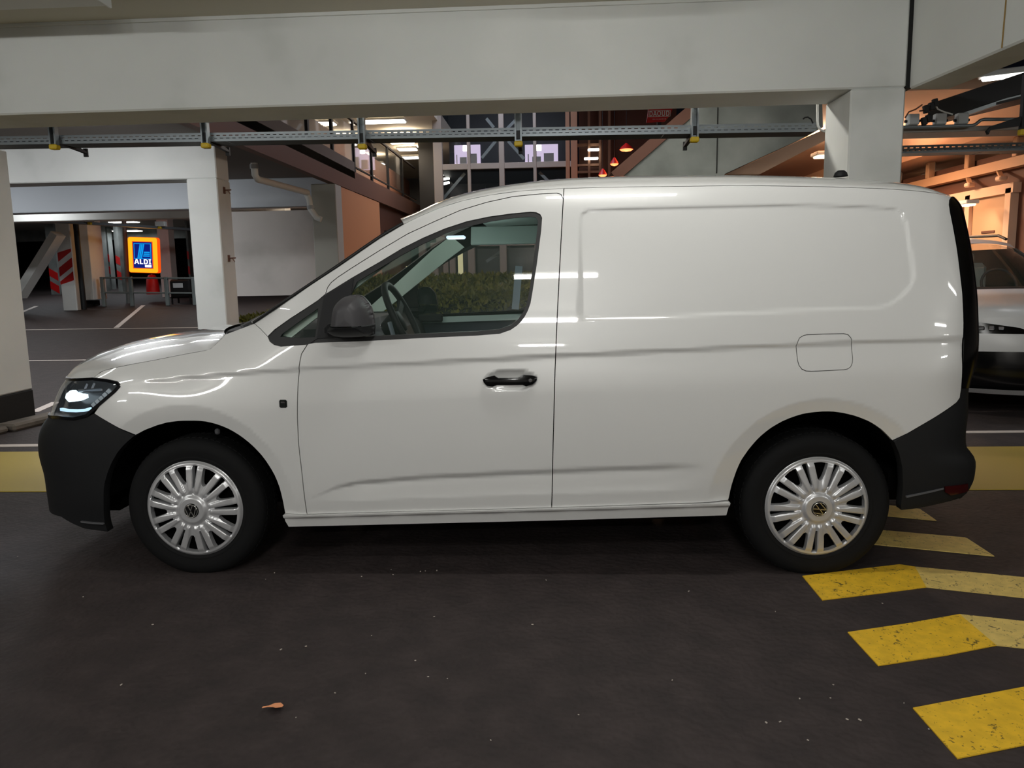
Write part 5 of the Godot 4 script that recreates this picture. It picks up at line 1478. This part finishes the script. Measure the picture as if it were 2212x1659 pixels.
	so.prism(PackedVector2Array([Vector2(2.117, 2.334), Vector2(2.969, 2.703), Vector2(3.182, 2.792), Vector2(3.186, 2.674), Vector2(2.950, 2.562), Vector2(2.474, 2.326)]), Vector3(0, 0, -1.2), Basis(), 0.9)
	obj("soffit", so, M.tan_wall, rp)

	build_hedge()
	build_right()
	build_far_left()

func text_on(parent: Node, called: String, s: String, at: Vector3, size: float, m: Material, width := 0.0) -> void:
	var tm := TextMesh.new()
	var f := SystemFont.new()
	f.font_names = PackedStringArray(["Droid Sans"])
	f.font_weight = 700
	tm.font = f
	tm.font_size = 64
	tm.pixel_size = size / 64.0
	tm.depth = 0.008
	tm.text = s
	var o := MeshInstance3D.new()
	o.name = numbered(called, parent)
	o.mesh = tm
	o.material_override = m
	o.position = at
	if width > 0.0:
		var w := tm.get_aabb().size.x
		if w > 0.0:
			o.scale = Vector3(width / w, 1, 1)
	parent.add_child(o, true)

func build_hedge() -> void:
	# a planted bank behind the garage: soil body and a mass of leaves
	var mm := MultiMesh.new()
	mm.transform_format = MultiMesh.TRANSFORM_3D
	mm.use_colors = true
	var lf := MB.new()
	lf.tri(Vector3(0, 0, 0), Vector3(0.026, 0.045, 0.008), Vector3(0, 0.1, 0))
	lf.tri(Vector3(0, 0, 0), Vector3(-0.026, 0.045, 0.008), Vector3(0, 0.1, 0))
	mm.mesh = lf.mesh()
	var top := func(x: float, z: float) -> float:
		return lerpf(0.72, 1.06, smoothstep(-4.2, -2.4, x)) + 0.22 * smoothstep(-7.8, -8.9, z) * smoothstep(-4.0, -2.6, x)
	mm.instance_count = 26000
	var rng := RandomNumberGenerator.new()
	rng.seed = 5
	for i in mm.instance_count:
		var x := rng.randf_range(-4.3, 3.2)
		var z := rng.randf_range(-8.95, -7.5)
		var y: float = top.call(x, z) * (1.0 if rng.randf() < 0.7 else rng.randf_range(0.3, 1.0)) + rng.randf_range(-0.10, 0.02)
		if y < top.call(x, z) * 0.9:
			z = -7.5 + rng.randf_range(-0.1, 0.04)
		var b := Basis.from_euler(Vector3(rng.randf_range(-1.2, 1.2), rng.randf() * TAU, rng.randf_range(-1.0, 1.0))).scaled(Vector3.ONE * rng.randf_range(0.6, 1.3))
		mm.set_instance_transform(i, Transform3D(b, Vector3(x, y, z)))
		mm.set_instance_color(i, Color(0.8, 0.8, 0.6).lerp(Color(1.25, 1.2, 0.7), rng.randf()) * rng.randf_range(0.6, 1.1))
	var t := thing("hedge", "low dark green hedge behind the van, left end by the middle column", "hedge")
	t.set_meta("kind", "stuff")
	var o := MultiMeshInstance3D.new()
	o.name = "foliage"
	o.multimesh = mm
	o.material_override = M.leaf_green
	o.set_meta("kind", "stuff")
	t.add_child(o, true)
	var g := []
	for i in 16:
		var row := []
		var x := lerpf(-4.25, 3.2, i / 15.0)
		for q in [[-7.5, 0.0], [-7.52, 0.8], [-7.8, 0.93], [-8.6, 0.93], [-8.95, 0.93], [-9.0, 0.0]]:
			row.append(Vector3(x, q[1] * top.call(x, q[0]), q[0]))
		g.append(row)
	var bm := MB.new()
	bm.grid(g, Vector3(0, 1, 0.3))
	obj("soil", bm, M.soil, t)

func build_right() -> void:
	# tray behind the right column with boxes, conduit, a second tray under it, steel beam
	var tz := -3.3
	var tb := thing("cable_duct", "tan cable duct right of the column carrying three junction boxes", "cable duct", Vector3(0, 0, tz))
	var y0: float = 2.390
	var y1: float = 2.430
	obj("duct_body", span(Vector3(2.74, y0, -0.3), Vector3(4.6, y1, 0.0), 0.004), M.facade_metal, tb)
	var bx := [[Vector3(3.125, 2.479, -3.240), "grey junction box nearest the right column"], [Vector3(3.336, 2.477, -3.240), "grey junction box in the middle of three on the duct"], [Vector3(3.504, 2.476, -3.240), "grey junction box farthest from the column on the duct"]]
	for b in bx:
		var t := thing("junction_box", b[1], "junction box", b[0])
		obj("box", boxed(Vector3.ZERO, Vector3(0.085, 0.085, 0.06), 0.006), M.box_grey, t)
		obj("lid", boxed(Vector3(0, 0, 0.033), Vector3(0.075, 0.075, 0.006), 0.002), M.box_grey, t)
		var gl := MB.new()
		gl.tube([Vector3(-0.06, -0.01, 0), Vector3(0.06, -0.01, 0)], 0.011, 8)
		obj("gland", gl, M.dark_steel, t)
	var cab := MB.new()
	cab.tube([Vector3(3.049, 2.488, -3.200), Vector3(3.075, 2.533, -3.200), Vector3(3.127, 2.552, -3.200), Vector3(3.153, 2.576, -3.150)], 0.006, 8)
	cab.tube([Vector3(3.157, 2.538, -3.200), Vector3(3.206, 2.543, -3.200), Vector3(3.235, 2.528, -3.200)], 0.006, 8)
	tag(obj("cables", cab, M.brown_steel), "brown cables curling up from the junction boxes", "cable")
	var cg := MB.new()
	cg.tube([Vector3(3.267, 2.597, -3.200), Vector3(3.298, 2.548, -3.200), Vector3(3.349, 2.525, -3.200), Vector3(3.414, 2.506, -3.200)], 0.006, 8)
	tag(obj("cable", cg, M.pipe_white), "pale cable running from the beam to the junction boxes", "cable")
	var gear := MB.new()
	for q in [Vector3(3.206, 2.550, -3.200), Vector3(3.247, 2.570, -3.200), Vector3(3.274, 2.597, -3.200), Vector3(3.197, 2.459, -3.200), Vector3(3.231, 2.479, -3.200)]:
		gear.box(q, Vector3(0.035, 0.06, 0.04), Basis(Vector3(0, 0, 1), 0.2), 0.004)
	tag(obj("cable_clamp", gear, M.dark_steel), "dark clamps between the junction boxes and the beam", "clamp")
	var cp := MB.new()
	cp.tube([Vector3(3.043, 2.421, -3.220), Vector3(3.579, 2.420, -3.220), Vector3(3.607, 2.430, -3.220), Vector3(3.640, 2.458, -3.220), Vector3(3.668, 2.464, -3.220), Vector3(4.283, 2.450, -3.220)], 0.013, 10)
	tag(obj("conduit", cp, M.galvanised), "silver conduit with a swan-neck bend along the cable duct", "conduit")
	var t2 := tray("short perforated cable tray between the right column and the picture's right edge", 3.3, 4.9, 2.327, -4.0, 0.2, 0.0)
	var stb := thing("steel_beam", "dark steel beam slanting up to the right under the lamp", "beam")
	for q in [["web", Vector3(3.844, 2.737, -4.400), Vector3(4.208, 2.784, -3.200), 0.16, 0.16, M.dark_steel], ["flange", Vector3(3.848, 2.666, -4.400), Vector3(4.218, 2.660, -3.200), 0.2, 0.02, M.dark_steel], ["edge_strip", Vector3(3.865, 2.630, -3.900), Vector3(4.213, 2.722, -3.200), 0.03, 0.03, M.galvanised]]:
		var sb := MB.new()
		sb.bar(q[1], q[2], q[3], q[4])
		obj(q[0], sb, q[5], stb)
	var bk := thing("wall_hanger", "dark bracket arm with a yellow foot at the right edge", "hanger", Vector3(3.841, 2.343, -3.000))
	obj("channel", span(Vector3(-0.02, -0.02, -0.02), Vector3(0.02, 0.4, 0.02)), M.dark_steel, bk)
	var am := MB.new()
	am.prism(PackedVector2Array([Vector2(-0.27, -0.035), Vector2(-0.24, 0.0), Vector2(-0.03, 0.065), Vector2(-0.03, -0.005), Vector2(-0.245, -0.03), Vector2(-0.255, -0.06)]), Vector3(0, 0.03, -0.015), Basis(), 0.03)
	obj("arm", am, M.dark_steel, bk)
	obj("end_cap", boxed(Vector3(0, -0.02, 0), Vector3(0.05, 0.045, 0.05), 0.006), M.cap_yellow, bk)
	fixture("bright ceiling lamp at the right edge beside the right beam", Vector3(4.333, 3.000, -4.200), 0.34, Vector3(0.9, 0, 0.45), 1.4, "", Color(0.98, 0.99, 1.0), 0.10)
	# warm shopping passage: orange lit ceiling, wall, door
	var wx: float = 6.0
	struct("ceiling_passage", span(Vector3(2.9, 3.2, -16), Vector3(9.0, 3.4, -5.6)), M.tan_wall, "warm lit ceiling of the shop passage at the right", "ceiling")
	struct("wall_passage", span(Vector3(wx, 0, -16), Vector3(wx + 0.2, 2.72, -4.9)), M.brown_wall, "brown wall of the shop passage with a tan door", "wall")
	struct("wall_passage_end", span(Vector3(2.9, 0, -16.2), Vector3(wx + 0.2, 3.3, -16)), M.brown_wall, "far end wall of the shop passage", "wall")
	struct("beam_passage", span(Vector3(wx - 0.5, 2.86, -16), Vector3(wx + 0.2, 3.2, -4.9)), M.tan_wall, "tan bulkhead along the top of the brown wall", "beam")
	struct("trim_passage", span(Vector3(wx - 0.12, 2.50, -14), Vector3(wx, 2.62, -4.9)), M.tan_door, "tan ledge along the brown wall", "trim")
	for i in 6:
		var z := -5.6 - 1.1 * i
		tag(obj("ledge_bracket", boxed(Vector3(wx - 0.06, 2.74, z), Vector3(0.10, 0.24, 0.10), 0.01), M.tan_door), "%s tan bracket over the brown wall's ledge, counted from the right edge of the picture" % ["first", "second", "third", "fourth", "fifth", "sixth"][i], "bracket", "brackets over the ledge")
	for s in [[-7.531, "spot lamp on a stem under the tan ledge, nearer the van"], [-6.805, "spot lamp on a stem under the tan ledge, farther from the van"]]:
		var t := thing("spot_lamp", s[1], "lamp", Vector3(wx - 0.18, 2.38, s[0]))
		var sm := MB.new()
		sm.bar(Vector3(0.1, 0.12, -0.25), Vector3(0, 0.02, 0), 0.05, 0.03)
		obj("arm", sm, M.tan_door, t)
		obj("head", boxed(Vector3(0, 0, 0), Vector3(0.1, 0.06, 0.12), 0.015), M.tan_wall, t)
	var dz0: float = -6.786
	var dz1: float = -7.724
	var dr := thing("door", "tan flush door in a pale frame in the brown wall", "door", Vector3(wx, 0, 0))
	dr.set_meta("kind", "structure")
	obj("door_leaf", span(Vector3(-0.05, 0, dz1 + 0.06), Vector3(-0.01, 2.2, dz0 - 0.06)), M.tan_door, dr)
	var df := MB.new()
	for q in [[dz0 - 0.06, dz0 + 0.06], [dz1 - 0.06, dz1 + 0.06]]:
		df.box(Vector3(-0.05, 1.13, (q[0] + q[1]) * 0.5), Vector3(0.1, 2.26, absf(q[1] - q[0])))
	df.box(Vector3(-0.05, 2.26, (dz0 + dz1) * 0.5 - 0.8), Vector3(0.1, 0.12, absf(dz1 - dz0) + 1.8))
	df.box(Vector3(-0.05, 1.86, dz1 - 0.7), Vector3(0.1, 0.05, 1.3))
	obj("door_frame", df, M.tan_wall, dr)
	var dsn := MB.new()
	dsn.box(Vector3(-0.055, 1.75, (dz0 + dz1) * 0.5), Vector3(0.01, 0.03, 0.3))
	obj("door_sign", dsn, M.brown_wall, dr)
	for s in [[Vector3(8.159, 3.160, -13.264), "warm oval lamp under the passage ceiling, just above the van's roof end"], [Vector3(8.344, 3.160, -10.778), "warm oval lamp under the passage ceiling at the right edge"]]:
		fixture(s[1], s[0], 0.55, Vector3.RIGHT, 8.0, "", Color(1.0, 0.88, 0.75), 0.24, "tube_warm")
	fixture("warm lamp over the passage, hidden behind the van's roof", Vector3(4.4, 2.86, -8.0), 0.9, Vector3.RIGHT, 11.0, "", Color(1.0, 0.86, 0.72), 0.24, "tube_warm", 0.0, 7.0)
	fixture("warm oval lamp seen through the opening left of the tan door", Vector3(5.600, 2.090, -7.128), 0.2, Vector3.BACK, 0.5, "", Color(1.0, 0.88, 0.75), 0.12, "tube_warm")
	build_suv()

func build_suv() -> void:
	# parked nose-on towards the camera, mostly hidden by the van's tail
	var s := thing("suv", "white SUV parked nose-on behind the van's tail, black lower front", "car", Vector3(4.62, 0, -3.45))
	# stations from nose (z = 0) backwards: [z, y of the middle, y of the edge, half width]
	var lay := func(rows: Array, p: float) -> MB:
		var g := []
		for r in rows:
			var row := []
			for j in 33:
				var a := lerpf(-1.0, 1.0, j / 32.0)
				var q := signf(a) * (1.0 - pow(1.0 - absf(a), 1.5))
				row.append(Vector3(q * r[3], r[2] + (r[1] - r[2]) * (1.0 - pow(absf(q), p)), r[0] - r[4] * pow(absf(q), 2.4)))
			g.append(row)
		var m := MB.new()
		m.grid(g, Vector3(0, 0.6, 1))
		return m
	obj("bonnet", lay.call([[-0.02, 0.885, 0.83, 0.84, 0.42], [-0.05, 0.93, 0.87, 0.845, 0.40], [-0.16, 0.985, 0.92, 0.85, 0.34], [-0.5, 1.04, 0.965, 0.86, 0.2], [-0.85, 1.075, 1.01, 0.87, 0.1], [-1.12, 1.10, 1.05, 0.84, -0.05]], 3.0), M.suv_white, s)
	obj("windscreen", lay.call([[-1.08, 1.10, 1.06, 0.78, 0.1], [-1.4, 1.29, 1.24, 0.73, 0.12], [-1.85, 1.55, 1.49, 0.62, 0.14]], 3.0), M.tail_screen if M.has("tail_screen") else M.van_glass, s)
	obj("roof", lay.call([[-1.84, 1.555, 1.50, 0.63, 0.14], [-1.95, 1.60, 1.545, 0.63, 0.12], [-2.4, 1.645, 1.575, 0.63, 0.05], [-3.4, 1.64, 1.57, 0.62, 0.0], [-4.1, 1.55, 1.48, 0.58, -0.1]], 3.0), M.suv_white, s)
	var rr := MB.new()
	for sx in [-0.6, 0.6]:
		rr.tube([Vector3(sx, 1.6, -2.1), Vector3(sx, 1.645, -2.25), Vector3(sx, 1.66, -3.0), Vector3(sx, 1.62, -3.8)], 0.016, 8)
	obj("roof_rail", rr, M.dark_steel, s)
	obj("scuttle", lay.call([[-1.05, 1.095, 1.05, 0.82, 0.0], [-1.12, 1.115, 1.075, 0.80, 0.08]], 3.0), M.rubber, s)
	for sx in [-1.0, 1.0]:
		var pl := MB.new()
		var g := []
		for r in [[-1.2, 1.06, 0.80], [-1.55, 1.26, 0.735], [-1.98, 1.50, 0.63]]:
			g.append([Vector3(sx * r[2], r[1], r[0] + 0.02), Vector3(sx * (r[2] + 0.045), r[1] - 0.005, r[0] - 0.1)])
		pl.grid(g, Vector3(0, 0.5, 1))
		obj("windscreen_pillar", pl, M.suv_white, s)
		var sd := MB.new()
		var sgd := []
		for z in [-0.42, -0.6, -0.9, -1.3, -2.0, -3.0, -4.0, -4.3]:
			var col := []
			for q in [[0.32, 0.86], [0.5, 0.915], [0.75, 0.92], [0.93, 0.90], [1.03, 0.875]]:
				col.append(Vector3(sx * (q[1] - (0.06 if z > -0.5 else 0.0)), q[0], z))
			sgd.append(col)
		sd.grid(sgd, Vector3(sx, 0, 0))
		obj("flank", sd, M.suv_white, s)
		var sgl := MB.new()
		sgl.grid([[Vector3(sx * 0.86, 1.04, -1.4), Vector3(sx * 0.70, 1.5, -2.1)], [Vector3(sx * 0.86, 1.05, -3.9), Vector3(sx * 0.68, 1.5, -3.8)]], Vector3(sx, 0, 0))
		obj("side_window", sgl, M.tail_glass, s)
		var lm := MB.new()
		var lg := []
		for i in 9:
			var q := lerpf(0.40, 0.93, i / 8.0)
			var zz := -0.0 - 0.42 * pow(q, 2.4)
			var hgt := lerpf(0.05, 0.125, i / 8.0)
			lg.append([Vector3(sx * 0.88 * q, 0.735 + 0.0 * q, zz + 0.03), Vector3(sx * 0.88 * q, 0.735 + hgt, zz + 0.0)])
		lm.grid(lg, Vector3(0, 0, 1))
		var lamp := obj("headlamp", lm, M.tail_glass, s)
		var le := MB.new()
		for i in 5:
			var q := 0.6 + 0.07 * i
			le.box(Vector3(sx * 0.88 * q, 0.79, 0.04 - 0.42 * pow(q, 2.4)), Vector3(0.045, 0.03 + 0.01 * (i % 2), 0.02), Basis(Vector3.UP, 0.5 * sx), 0.006)
		obj("lamp_lens", le, M.chrome, lamp)
		var wh := MB.new()
		wh.lathe([Vector2(0.0, 0.0), Vector2(0.2, 0.01), Vector2(0.24, 0.0), Vector2(0.32, -0.02), Vector2(0.335, -0.06), Vector2(0.335, -0.2)], Vector3(sx * 0.9, 0.335, -0.98), Vector3(sx, 0, 0), 40)
		obj("wheel", wh, M.tyre, s)
		var mr := MB.new()
		mr.box(Vector3(sx * 1.0, 1.1, -1.45), Vector3(0.2, 0.15, 0.1), Basis(), 0.04)
		obj("mirror", mr, M.suv_white, s)
	obj("upper_panel", lay.call([[0.03, 0.70, 0.60, 0.87, 0.42], [0.035, 0.66, 0.635, 0.87, 0.42], [0.02, 0.74, 0.74, 0.87, 0.42], [0.0, 0.80, 0.79, 0.86, 0.42], [-0.02, 0.89, 0.835, 0.85, 0.42]].slice(2), 3.0), M.suv_white, s)
	obj("bumper_panel", lay.call([[0.045, 0.59, 0.57, 0.89, 0.42], [0.05, 0.66, 0.65, 0.89, 0.42], [0.03, 0.74, 0.735, 0.88, 0.42]], 3.0), M.suv_white, s)
	var gm: MB = lay.call([[0.02, 0.25, 0.25, 0.88, 0.42], [0.05, 0.32, 0.32, 0.89, 0.42], [0.06, 0.46, 0.45, 0.89, 0.42], [0.045, 0.59, 0.57, 0.89, 0.42]], 3.0)
	obj("lower_grille", gm, M.black_gloss, s)
	var sk: MB = lay.call([[0.05, 0.215, 0.215, 0.80, 0.36], [0.07, 0.26, 0.255, 0.84, 0.38]], 3.0)
	obj("skid_plate", sk, M.silver, s)
	obj("underbody", span(Vector3(-0.8, 0.18, -4.2), Vector3(0.8, 0.5, -0.5), 0.02), M.cavity, s)
	obj("cabin", span(Vector3(-0.75, 0.5, -4.1), Vector3(0.75, 0.98, -1.5), 0.02), M.cabin_dark, s)
	var se := MB.new()
	for sx in [-0.36, 0.36]:
		se.box(Vector3(sx, 1.1, -2.45), Vector3(0.46, 0.5, 0.14), Basis(), 0.05)
		se.box(Vector3(sx, 1.4, -2.5), Vector3(0.24, 0.16, 0.1), Basis(), 0.04)
	obj("seat", se, M.cabin_grey, s)
	var sw := MB.new()
	var ring := []
	for k in 25:
		ring.append(Vector3(-0.36 * -1.0 + 0.18 * cos(TAU * k / 24.0), 1.12 + 0.16 * sin(TAU * k / 24.0), -1.75 - 0.06 * sin(TAU * k / 24.0)))
	sw.tube(ring, 0.014, 8, false)
	obj("steering_wheel", sw, M.cabin_dark, s)

func build_far_left() -> void:
	var fy := func(z: float) -> float: return maxf(0.0, (-9.4 - z) * 1.6 / 26.6)
	# ceiling over the far bays, lamps, beams
	struct("ceiling_far", span(Vector3(-45, 3.40, -36), Vector3(-6, 3.7, -11.8)), M.ceiling_paint, "ceiling over the far parking bays", "ceiling")
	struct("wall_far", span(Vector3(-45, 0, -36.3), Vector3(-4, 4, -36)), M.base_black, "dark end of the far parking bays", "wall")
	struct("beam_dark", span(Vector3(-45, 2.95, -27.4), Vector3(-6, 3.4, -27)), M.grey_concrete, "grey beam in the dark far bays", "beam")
	# striped post in front, white column beside it
	var pz := -18.0
	var px0: float = -13.588
	var px1: float = -13.186
	var sp := thing("striped_post", "square white post with red and white warning stripes, left of the lit sign", "post", Vector3(0, 0, pz))
	obj("post_body", span(Vector3(px0, fy.call(pz), -0.4), Vector3(px1, 3.4, 0.0), 0.01), M.white_concrete, sp)
	var yb: float = 1.249
	var yt: float = 2.252
	obj("warning_board", span(Vector3(px0 - 0.005, yb, 0.0), Vector3(px1 + 0.005, yt, 0.012)), M.strip_white, sp)
	var w := px1 - px0
	for k in 3:
		var y0 := lerpf(yb, yt, [-0.02, 0.36, 0.78][k])
		var hgt := (yt - yb) * 0.25
		var m := MB.new()
		var pl := PackedVector2Array([Vector2(px0, maxf(y0 - w * 0.35, yb)), Vector2(px1, minf(y0 + w * 0.35, yt)), Vector2(px1, minf(y0 + w * 0.35 + hgt, yt)), Vector2(px0, minf(maxf(y0 - w * 0.35 + hgt, yb + 0.01), yt))])
		m.prism(pl, Vector3(0, 0, 0.012), Basis(), 0.004)
		obj("red_stripe", m, M.strip_red, sp)
	struct("column_far", span(Vector3(-13.729, 0.795, -18.800), Vector3(-13.275, 3.410, -19.500) + Vector3(0.12, 0.5, 0), 0.01), M.white_concrete, "broad white column right of the striped post", "column")
	struct("column_far_base", span(Vector3(-13.761, 0.498, -18.780), Vector3(-13.534, 0.767, -19.520) + Vector3(0.12, 0, 0)), M.base_black, "black foot of the broad white column", "column")
	var dr := MB.new()
	dr.tube([Vector3(px1 + 0.14, fy.call(pz) + 0.02, pz - 0.1), Vector3(px1 + 0.14, 3.35, pz - 0.1)], 0.075, 10)
	tag(obj("down_pipe", dr, M.dark_steel), "dark down pipe beside the striped post", "pipe")
	var stt := MB.new()
	stt.bar(Vector3(-14.483, 0.956, -17.500), Vector3(-13.190, 2.633, -17.500), 0.4, 0.2)
	tag(obj("stair_stringer", stt, M.white_concrete), "pale slanting concrete beam left of the striped post", "beam")
	# more posts and columns behind
	for s in [[106, 585, 130, 640, -24.0, "striped post far behind the slanting beam"], [228, 545, 240, 598, -26.0, "small striped post left of the lit sign"], [249, 548, 264, 612, -24.5, "second small striped post left of the lit sign"], [403, 535, 412, 600, -24.0, "small striped post half hidden by the middle column"]]:
		var a: float = CAMX(s[0], s[1], s[4])
		var t := thing("striped_post", s[5], "post", Vector3(0, 0, s[4]))
		var q0 := ray_at(s[0], s[1], s[4])
		var q1 := ray_at(s[2], s[3], s[4])
		obj("post_body", span(Vector3(q0.x, fy.call(s[4]), -0.3), Vector3(q1.x, 3.4, 0)), M.grey_concrete, t)
		for k in 2:
			var m := MB.new()
			var y0 := lerpf(q1.y, q0.y, 0.1 + 0.5 * k)
			var d := q1.x - q0.x
			m.prism(PackedVector2Array([Vector2(q0.x, y0 + d * 0.6), Vector2(q1.x, y0), Vector2(q1.x, y0 + 0.28), Vector2(q0.x, y0 + 0.28 + d * 0.6)]), Vector3(0, 0, 0), Basis(), 0.01)
			obj("red_stripe", m, M.strip_red, t)
	struct("column_sign", span(Vector3(-12.739, 0.481, -22.000), Vector3(-12.358, 3.236, -22.400) + Vector3(0, 0.6, 0), 0.01), M.white_concrete, "white column right behind the lit sign", "column")
	struct("column_deep", span(Vector3(-16.761, 0.421, -25.000), Vector3(-16.463, 3.516, -25.400) + Vector3(0, 0.6, 0), 0.01), M.grey_concrete, "grey column deep between the broad column and the sign", "column")
	# lit sign
	var sg := thing("shop_sign", "glowing yellow sign with a blue panel hanging over the railing", "sign", Vector3(-11.990, 2.081, -19.600))
	sg.rotation.z = -0.045
	var rounded := func(hw: float, hh: float, r: float) -> PackedVector2Array:
		var p := PackedVector2Array()
		for c in [[hw - r, hh - r, 0.0], [-hw + r, hh - r, PI / 2], [-hw + r, -hh + r, PI], [hw - r, -hh + r, PI * 1.5]]:
			for k in 7:
				p.append(Vector2(c[0], c[1]) + Vector2.from_angle(c[2] + PI / 2 * k / 6.0) * r)
		return p
	var layer := func(called: String, poly: PackedVector2Array, z0: float, d: float, m: Material, off := Vector3.ZERO) -> void:
		var q := MB.new()
		q.prism(poly, Vector3(0, 0, z0) + off, Basis(), d)
		obj(called, q, m, sg)
	layer.call("case", rounded.call(0.455, 0.53, 0.07), -0.16, 0.16, M.sign_orange)
	layer.call("face", rounded.call(0.445, 0.52, 0.065), 0.0, 0.012, M.sign_yellow)
	layer.call("inner_border", rounded.call(0.315, 0.405, 0.01), 0.012, 0.006, M.sign_orange)
	layer.call("blue_field", rounded.call(0.29, 0.385, 0.008), 0.018, 0.006, M.sign_blue)
	layer.call("panel_border", rounded.call(0.262, 0.232, 0.005), 0.024, 0.004, M.sign_cyan, Vector3(0, 0.115, 0))
	layer.call("panel", rounded.call(0.243, 0.212, 0.004), 0.028, 0.004, M.sign_blue, Vector3(0, 0.115, 0))
	for k in 3:
		var x := -0.085 + 0.052 * k
		layer.call("slanted_bar", PackedVector2Array([Vector2(x - 0.075, -0.095), Vector2(x - 0.036, -0.095), Vector2(x + 0.05, 0.32), Vector2(x + 0.012, 0.32)]), 0.032, 0.004, M.sign_cyan)
		layer.call("level_bar", PackedVector2Array([Vector2(0.05 - 0.012 * k, 0.10 - 0.055 * k), Vector2(0.225, 0.10 - 0.055 * k), Vector2(0.225, 0.065 - 0.055 * k), Vector2(0.043 - 0.012 * k, 0.065 - 0.055 * k)]), 0.032, 0.004, M.sign_cyan)
	text_on(sg, "lettering", "ALDI", Vector3(0.0, -0.20, 0.03), 0.20, M.sign_white, 0.52)
	layer.call("small_panel", rounded.call(0.10, 0.036, 0.01), 0.024, 0.006, M.sign_white, Vector3(0.16, -0.325, 0))
	area("sign_light", Vector3(0, 0, 0.06), Vector3(0, 0, 1), Vector3.RIGHT, Vector2(0.8, 0.95), Color(1.0, 0.7, 0.3), 0.6, sg)
	var hp := MB.new()
	hp.tube([Vector3(-12.792, 0.452, -20.000), Vector3(-12.705, 2.814, -20.000) + Vector3(0, 0.5, 0)], 0.07, 10)
	tag(obj("sign_pole", hp, M.railing_grey), "grey pole standing left of the lit sign", "pole")
	# railing
	var rl := thing("railing", "grey pipe railing under the lit sign", "railing", Vector3(0, 0, -19.0))
	for x in [220, 281, 358, 417]:
		var a := ray_at(x, 598, -19.0)
		obj("post", span(Vector3(a.x - 0.05, fy.call(-19.0), -0.05), Vector3(a.x + 0.05, a.y, 0.05), 0.01), M.railing_grey, rl)
	for y in [600, 632]:
		var a := ray_at(218, y, -19.0)
		var b := ray_at(419, y + 1, -19.0)
		var m := MB.new()
		m.bar(a - Vector3(0, 0, -19.0), b - Vector3(0, 0, -19.0), 0.06, 0.05, Vector3.UP, 0.01)
		obj("rail", m, M.railing_grey, rl)
	# things behind the railing
	var bag := MB.new()
	bag.lathe([Vector2(0.0, 0.62), Vector2(0.1, 0.6), Vector2(0.17, 0.45), Vector2(0.19, 0.2), Vector2(0.2, 0.0)], Vector3(-12.247, 0.942, -20.500) - Vector3(0, 0.05, 0), Vector3.UP, 16)
	tag(obj("barrier_cone", bag, M.strip_red), "red barrier block behind the railing under the sign", "barrier")
	var bin := thing("dark_trolley", "dark wheeled trolley with a grey label by the middle column", "trolley", Vector3(-10.826, 0.439, -19.600))
	obj("tub", boxed(Vector3(0, 0.62, 0), Vector3(0.62, 0.55, 0.5), 0.05), M.dark_steel, bin)
	obj("label_plate", boxed(Vector3(-0.04, 0.72, 0.26), Vector3(0.3, 0.14, 0.01), 0.003), M.box_grey, bin)
	var fm := MB.new()
	for q in [[-0.28, -0.2], [0.28, -0.2], [-0.28, 0.2], [0.28, 0.2]]:
		fm.box(Vector3(q[0], 0.2, q[1]), Vector3(0.04, 0.4, 0.04))
	fm.box(Vector3(0, 0.08, 0), Vector3(0.7, 0.1, 0.5), Basis(), 0.03)
	obj("frame", fm, M.rubber, bin)
	# tray across the far bays, lamps, lit windows high at the back
	var tt := MB.new()
	tt.bar(Vector3(-13.166, 2.915, -15.800), Vector3(-10.395, 2.806, -20.000), 0.2, 0.07)
	tag(obj("cable_duct", tt, M.galvanised_dark), "thin grey cable duct running across the far bays", "cable duct")
	for s in [[(Vector3(-13.166, 2.915, -15.800)).lerp(Vector3(-10.395, 2.806, -20.000), 0.40) + Vector3(0, 0.06, 0.18), "yellow grey fitting on the far cable duct, by the broad column"], [(Vector3(-13.166, 2.915, -15.800)).lerp(Vector3(-10.395, 2.806, -20.000), 0.79) + Vector3(0, 0.06, 0.18), "yellow grey fitting on the far cable duct, above the lit sign"]]:
		var t := thing("duct_fitting", s[1], "fitting", s[0])
		obj("box", boxed(Vector3(0, 0.04, 0.1), Vector3(0.28, 0.14, 0.16), 0.01), M.box_grey, t)
		obj("end_cap", boxed(Vector3(-0.04, -0.06, 0.1), Vector3(0.09, 0.07, 0.09), 0.01), M.cap_yellow, t)
	for s in [[Vector3(-14.935, 3.394, -24.000), 0.95, "lit lamp panel above the lit sign, in the far bays"], [Vector3(-15.884, 3.397, -20.000), 0.8, "lit lamp panel at the far left under the beam"], [Vector3(-15.951, 3.212, -26.000), 1.0, "lower lit lamp panel just above the lit sign"], [Vector3(-16.787, 3.337, -22.000), 0.8, "thin lit lamp left of the striped post"]]:
		fixture(s[2], s[0], s[1], Vector3.RIGHT, 2.2, "", Color(0.93, 0.96, 1.0), 0.4)

# where a line of sight of the survey meets the plane at depth z (used for far, small things only)
func ray_at(px: float, py: float, z: float) -> Vector3:
	var d := cam_basis * Vector3((px - 1106.0) / 1661.0, -(py - 829.5) / 1661.0, -1.0)
	return cam_at + d * ((z - cam_at.z) / d.z)

func CAMX(px: float, py: float, z: float) -> float:
	return ray_at(px, py, z).x

var cam_at := Vector3(0.23838,1.33277,3.25890)
var cam_basis := Basis(Vector3(0.998599, -0.018703, -0.049504), Vector3(0.011430, 0.989611, -0.143314), Vector3(0.051670, 0.142547, 0.988438))
